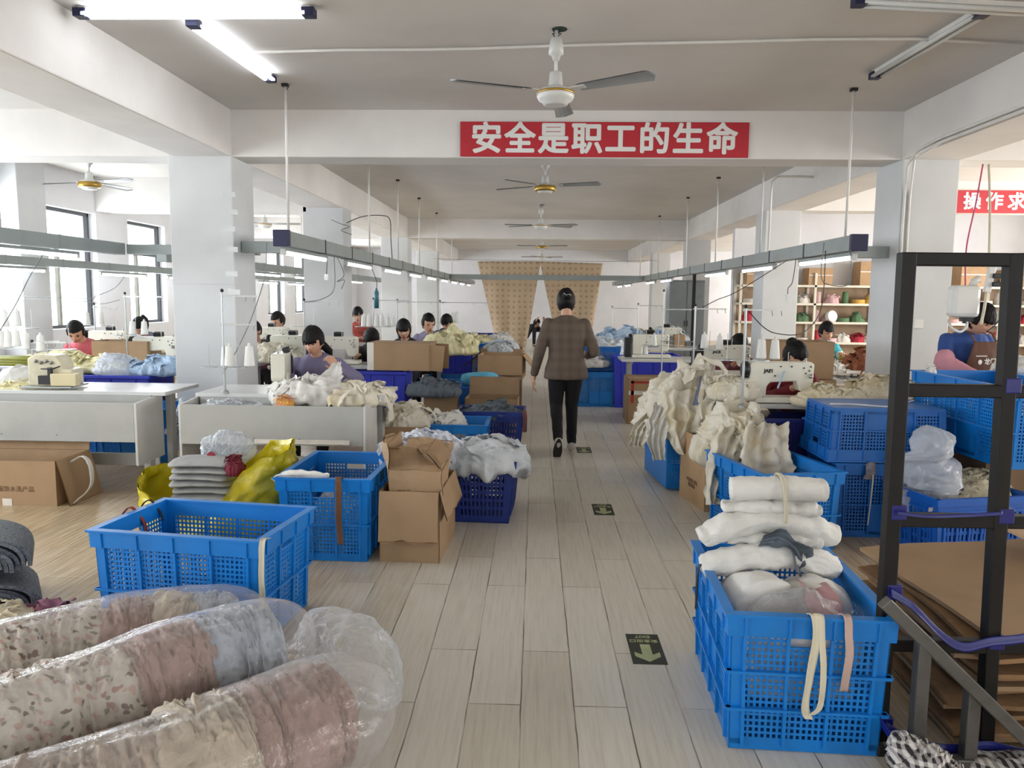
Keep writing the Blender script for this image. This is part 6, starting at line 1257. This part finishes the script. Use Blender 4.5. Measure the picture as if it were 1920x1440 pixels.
seated('woman in a coral top bent over sewing by the first window', 142, 622, 8.5, .34, .65, .35, .0, top=coral, hair='lowpony', vox=.006)
seated('woman in grey blue bent behind two thread cones at the window', 262, 612, 9.75, .34, .8, .1, .1, top=greyk, hair='pony', vox=.008)
seated('worker in a mauve wool top half hidden by the first left pillar', 476, 622, 9.2, .2, .4, .6, 0, top=mauve, hair='bun', vox=.008)
seated('worker with a white cap and dark red collar in the left aisle', 522, 601, 11.3, .25, .5, -.5, 0, top=mat('white patterned blouse', '#c9c9cc', .85, 0, .2, 14), hair='short', vox=.009)
p, HM = None, None
seated('worker in a red patterned vest standing thread in the far left aisle', 671, 590, 12.8, .15, .4, .1, 0, top=mat('red patterned vest', '#9a4238', .85, 0, .3, 18), hair='short', bangs=.4, vox=.009)
seated('woman with loose black hair bent low over her machine in the left row', 696, 634, 8.95, .42, 1.0, .25, .1, top=darkj, hair='long', bangs=.9, vox=.006)
seated('woman with a fringe in a dark flowered top in the left row', 757, 618, 9.6, .26, .3, .15, -.05, top=mat('dark flowered blouse', '#26242a', .85, 0, .3, 22), hair='long', bangs=.7, vox=.006)
seated('woman in an open lilac jacket with a dark scarf in the left row', 803, 606, 10.35, .22, .35, .5, 0, top=mat('lilac jacket', '#8c84a0', .85, 0, .1), hair='bun', vox=.006)
seated('worker in a purple plaid shirt bent over at the far left row', 838, 604, 11.9, .34, .7, -.4, .1, top=plaid('purple plaid', '#3a2f4c', '#17141f', '#5a4a68', 14), hair='short', bangs=.3, vox=.008)
seated('woman in a dark jacket and rose vest behind the right sewing machine', 1385, 648, 8.5, .3, .55, .15, 0, top=mat('rose and charcoal vest', '#6a3a44', .85, 0, .2, 7), hair='long', bangs=.3, vox=.006, sk=skin2)
seated('woman in dark red bent over the lettered sewing machine', 1490, 668, 6.32, .32, .75, .3, -.1, top=dred, hair='bun', vox=.0048, big=1.06, hands=[(-.1, -.6, .84), (.14, -.56, .84)])
tp_, HM = seated('worker with short black hair in a teal vest before the shelves', 1549, 622, 10.1, .18, .35, .25, 0, top=mat('teal quilted vest', '#3fa6b4', .8, 0, .08), hair='short', bangs=.3, vox=.006)
gs_ = mat('white sleeve', '#cfd0c6', .85, 0, .05); gc = mat('lime sleeve cover', '#b3c038', .85, 0, .05)
def sleeves(p, J, m, cuffm=None, r=(.062, .056, .045), name='sleeve', from_=0.45):
    for i in (0, 1):
        s_, e, w_ = Vector(J['shoulder'][i]), Vector(J['elbow'][i]), Vector(J['wrist'][i]); c = MB(); cap(c, s_.lerp(e, from_), e, r[0], r[1]); cap(c, e, e.lerp(w_, .6), r[1], r[2]); obj(name, crease(remesh(c, .011, 3), .006, 9, 3+i), m, p)
        if cuffm: c = MB(); cap(c, e.lerp(w_, .45), e.lerp(w_, .92), r[2]+.008, r[2]-.004); obj('sleeve_cover', crease(remesh(c, .011, 3), .006, 12, 5+i), cuffm, p)
hz = aty(1549, 622, 10.1).z; nk = Vector((0, -.18+.05+.10*math.sin(.35), hz-.15+.055*math.sin(.35)))
sleeves(tp_, dict(shoulder=[nk+Vector((s*.165, .02, -.065)) for s in (-1, 1)], elbow=[(-.27, -.138, nk.z-.29), (.27, -.138, nk.z-.29)], wrist=[(-.12, -.44, .83), (.13, -.42, .83)]), gs_, gc)
# the woman in the apron stands at the packing table
def standing(label, px, py, y, hp, ht, hr, rz, J2, **kw):
    h = aty(px, py, y); hed = Vector((0, -.09, h.z)); nek = hed+Vector((0, .05+.13*math.sin(hp), -.155+.10*math.sin(hp))); pel = Vector((0, .03, h.z-.63)); che = pel.lerp(nek, .62)+Vector((0, .015, 0))
    J = dict(pelvis=pel, chest=che, neck=nek, head=hed, hp=hp, ht=ht, hr=hr, knee=[(-.1, 0, .48), (.1, 0, .48)], ankle=[(-.1, .04, .08), (.1, .04, .08)], toe=[(-.12, -.13, .03), (.12, -.13, .03)], shoulder=[nek+Vector((s*.17*kw.get('big', 1), .02, -.065)) for s in (-1, 1)])
    J.update(J2(nek, hed)); c, s = math.cos(rz), math.sin(rz); off = Vector((c*hed.x-s*hed.y, s*hed.x+c*hed.y, 0))
    p, HM = person(label, Vector((h.x, h.y, 0))-off, J, rz, **kw); return p, HM, J
jf = lambda nk, hd: dict(elbow=[(-.27, -.06, nk.z-.25), (.27, -.06, nk.z-.25)], wrist=[(-.06, -.33, nk.z-.40), (.16, -.33, nk.z-.40)], hdir=[(.4, -.7, -.5), (.0, -.8, -.5)])
p, HM, J = standing('woman in a blue sweater, brown apron and pink sleeve covers, standing behind the blue crates', 1838, 599, 6.25, .55, .3, -.05, R(12), jf, top=mat('blue knit sweater', '#2c4986', .9, 0, .06, 12, .2, 120), hair='bun', bangs=.6, vox=.005, big=1.02)
apm = mat('brown apron cloth', '#57392a', .85, 0, .08, 8, .2, 80)
ap = MB(); pz = J['neck'].z
def apf(u, q):
    z = pz-.07-q*.88; wd = .10+.13*min(1, q*2.2) if q < .45 else .23; x = (2*u-1)*wd; front = .155+.02*math.sin(min(1, q*1.4)*3.1)
    return Vector((x, -.0-front*math.sqrt(max(0, 1-(x/.30)**2))-.012-.03*q+.006*nv(u*5, q*6, 2), z))
ap.grid(apf, 24, 40); ao = obj('apron', ap, apm, p, True, solid=.006)
for s in (-1, 1): obj('apron_strap', MB().tube([(s*.095, -.165, pz-.07), (s*.10, -.11, pz-.005), (s*.085, -.03, pz+.012), (s*.05, .06, pz-.02)], .012, 8, flat=.4), apm, p, True)
lt = text_mb('龙门', .055, .001, .0005); xf(lt, (0.03, -.19, pz-.23), (R(90), 0, 0)); obj('apron_print', lt, letter_m, ao)
obj('apron_print', MB().ell((-.06, -.189, pz-.23), (.018, .004, .02), 12, 8).bb((-.10, -.19, pz-.185), (.0, -.188, pz-.179)), letter_m, ao)
for i in (0, 1):
    e, w_ = Vector(J['elbow'][i]), Vector(J['wrist'][i]); c = MB(); cap(c, Vector(J['shoulder'][i]).lerp(e, .78), e, .072, .07); cap(c, e, e.lerp(w_, .95), .072, .05); obj('sleeve_cover', crease(remesh(c, .01, 3), .007, 12, i), mat('pink sleeve cover', '#c48a98', .85, 0, .05), p)
# the woman walking away down the aisle
tweed = plaid('brown checked tweed', '#5a4d42', '#4e4239', '#63564a', 11)
jf2 = lambda nk, hd: dict(elbow=[(-.27, .06, nk.z-.33), (.265, .05, nk.z-.33)], wrist=[(-.235, -.20, nk.z-.39), (.31, -.03, nk.z-.57)], hdir=[(.1, -.9, .15), (.12, -.1, -1)], hnrm=[(-.8, 0, .5), (1, 0, 0)],
    knee=[(-.075, -.10, .47), (.085, -.03, .47)], ankle=[(-.07, .02, .085), (.09, .28, .16)], toe=[(-.075, -.16, .03), (.095, .20, .035)], hem=[Vector((0, .03, .74)), Vector((0, .03, .84))], hemr=[(.215, .165), (.205, .155)], curl=[.7, .5])
h = aty(1061, 567, 7.62)
p, HM, J = standing('woman in a brown checked blazer and black trousers walking away down the aisle', 1061, 567, 7.62, .12, 0, 0, math.pi+R(4), jf2, top=tweed, bottom=mat('black trousers', '#0d0d12', .9, 0, .1), hair='bun', vox=.0052, big=1.04, shoes=mat('cream shoe', '#b9b4aa', .7, 0, .06), topname='blazer', fold=.005)
# shoe sole of the lifted foot and hair clip
a, t_ = Vector((.09, .28, .16)), Vector((.095, .20, .035)); d = (t_-a).normalized(); n_ = Vector((0, .85, -.5)).normalized(); n_ = (n_-d*n_.dot(d)).normalized(); s_ = d.cross(n_)
so = MB()
for k, off in enumerate((.034, .048)):
    so.v += [tuple(a.lerp(t_, .45)+d*(math.sin(th)*.135)+s_*(math.cos(th)*(.042+.008*math.sin(th)))+n_*off) for th in [2*math.pi*j/28 for j in range(28)]]
so.f = [tuple(range(28)), tuple(range(28, 56))]+[(j, (j+1) % 28, 28+(j+1) % 28, 28+j) for j in range(28)]; so.mi = [0]*len(so.f)
obj('shoe_sole', so, mat('dark rubber sole', '#26231f', .8, 0, .1), p)
obj('hair_clip', MB().tube([(-.03, .14, .05), (-.01, .147, .06), (.01, .147, .05), (.035, .135, .07)], .005, 6).map(lambda v: HM @ v), steel, p, True)
# dark figure beyond the curtain
seated('worker in dark clothes and cap seen through the gap of the curtain', 1006, 606, 23.5, .3, .5, .8, 0, top=darkj, hair='short', vox=.012, rz=.4)
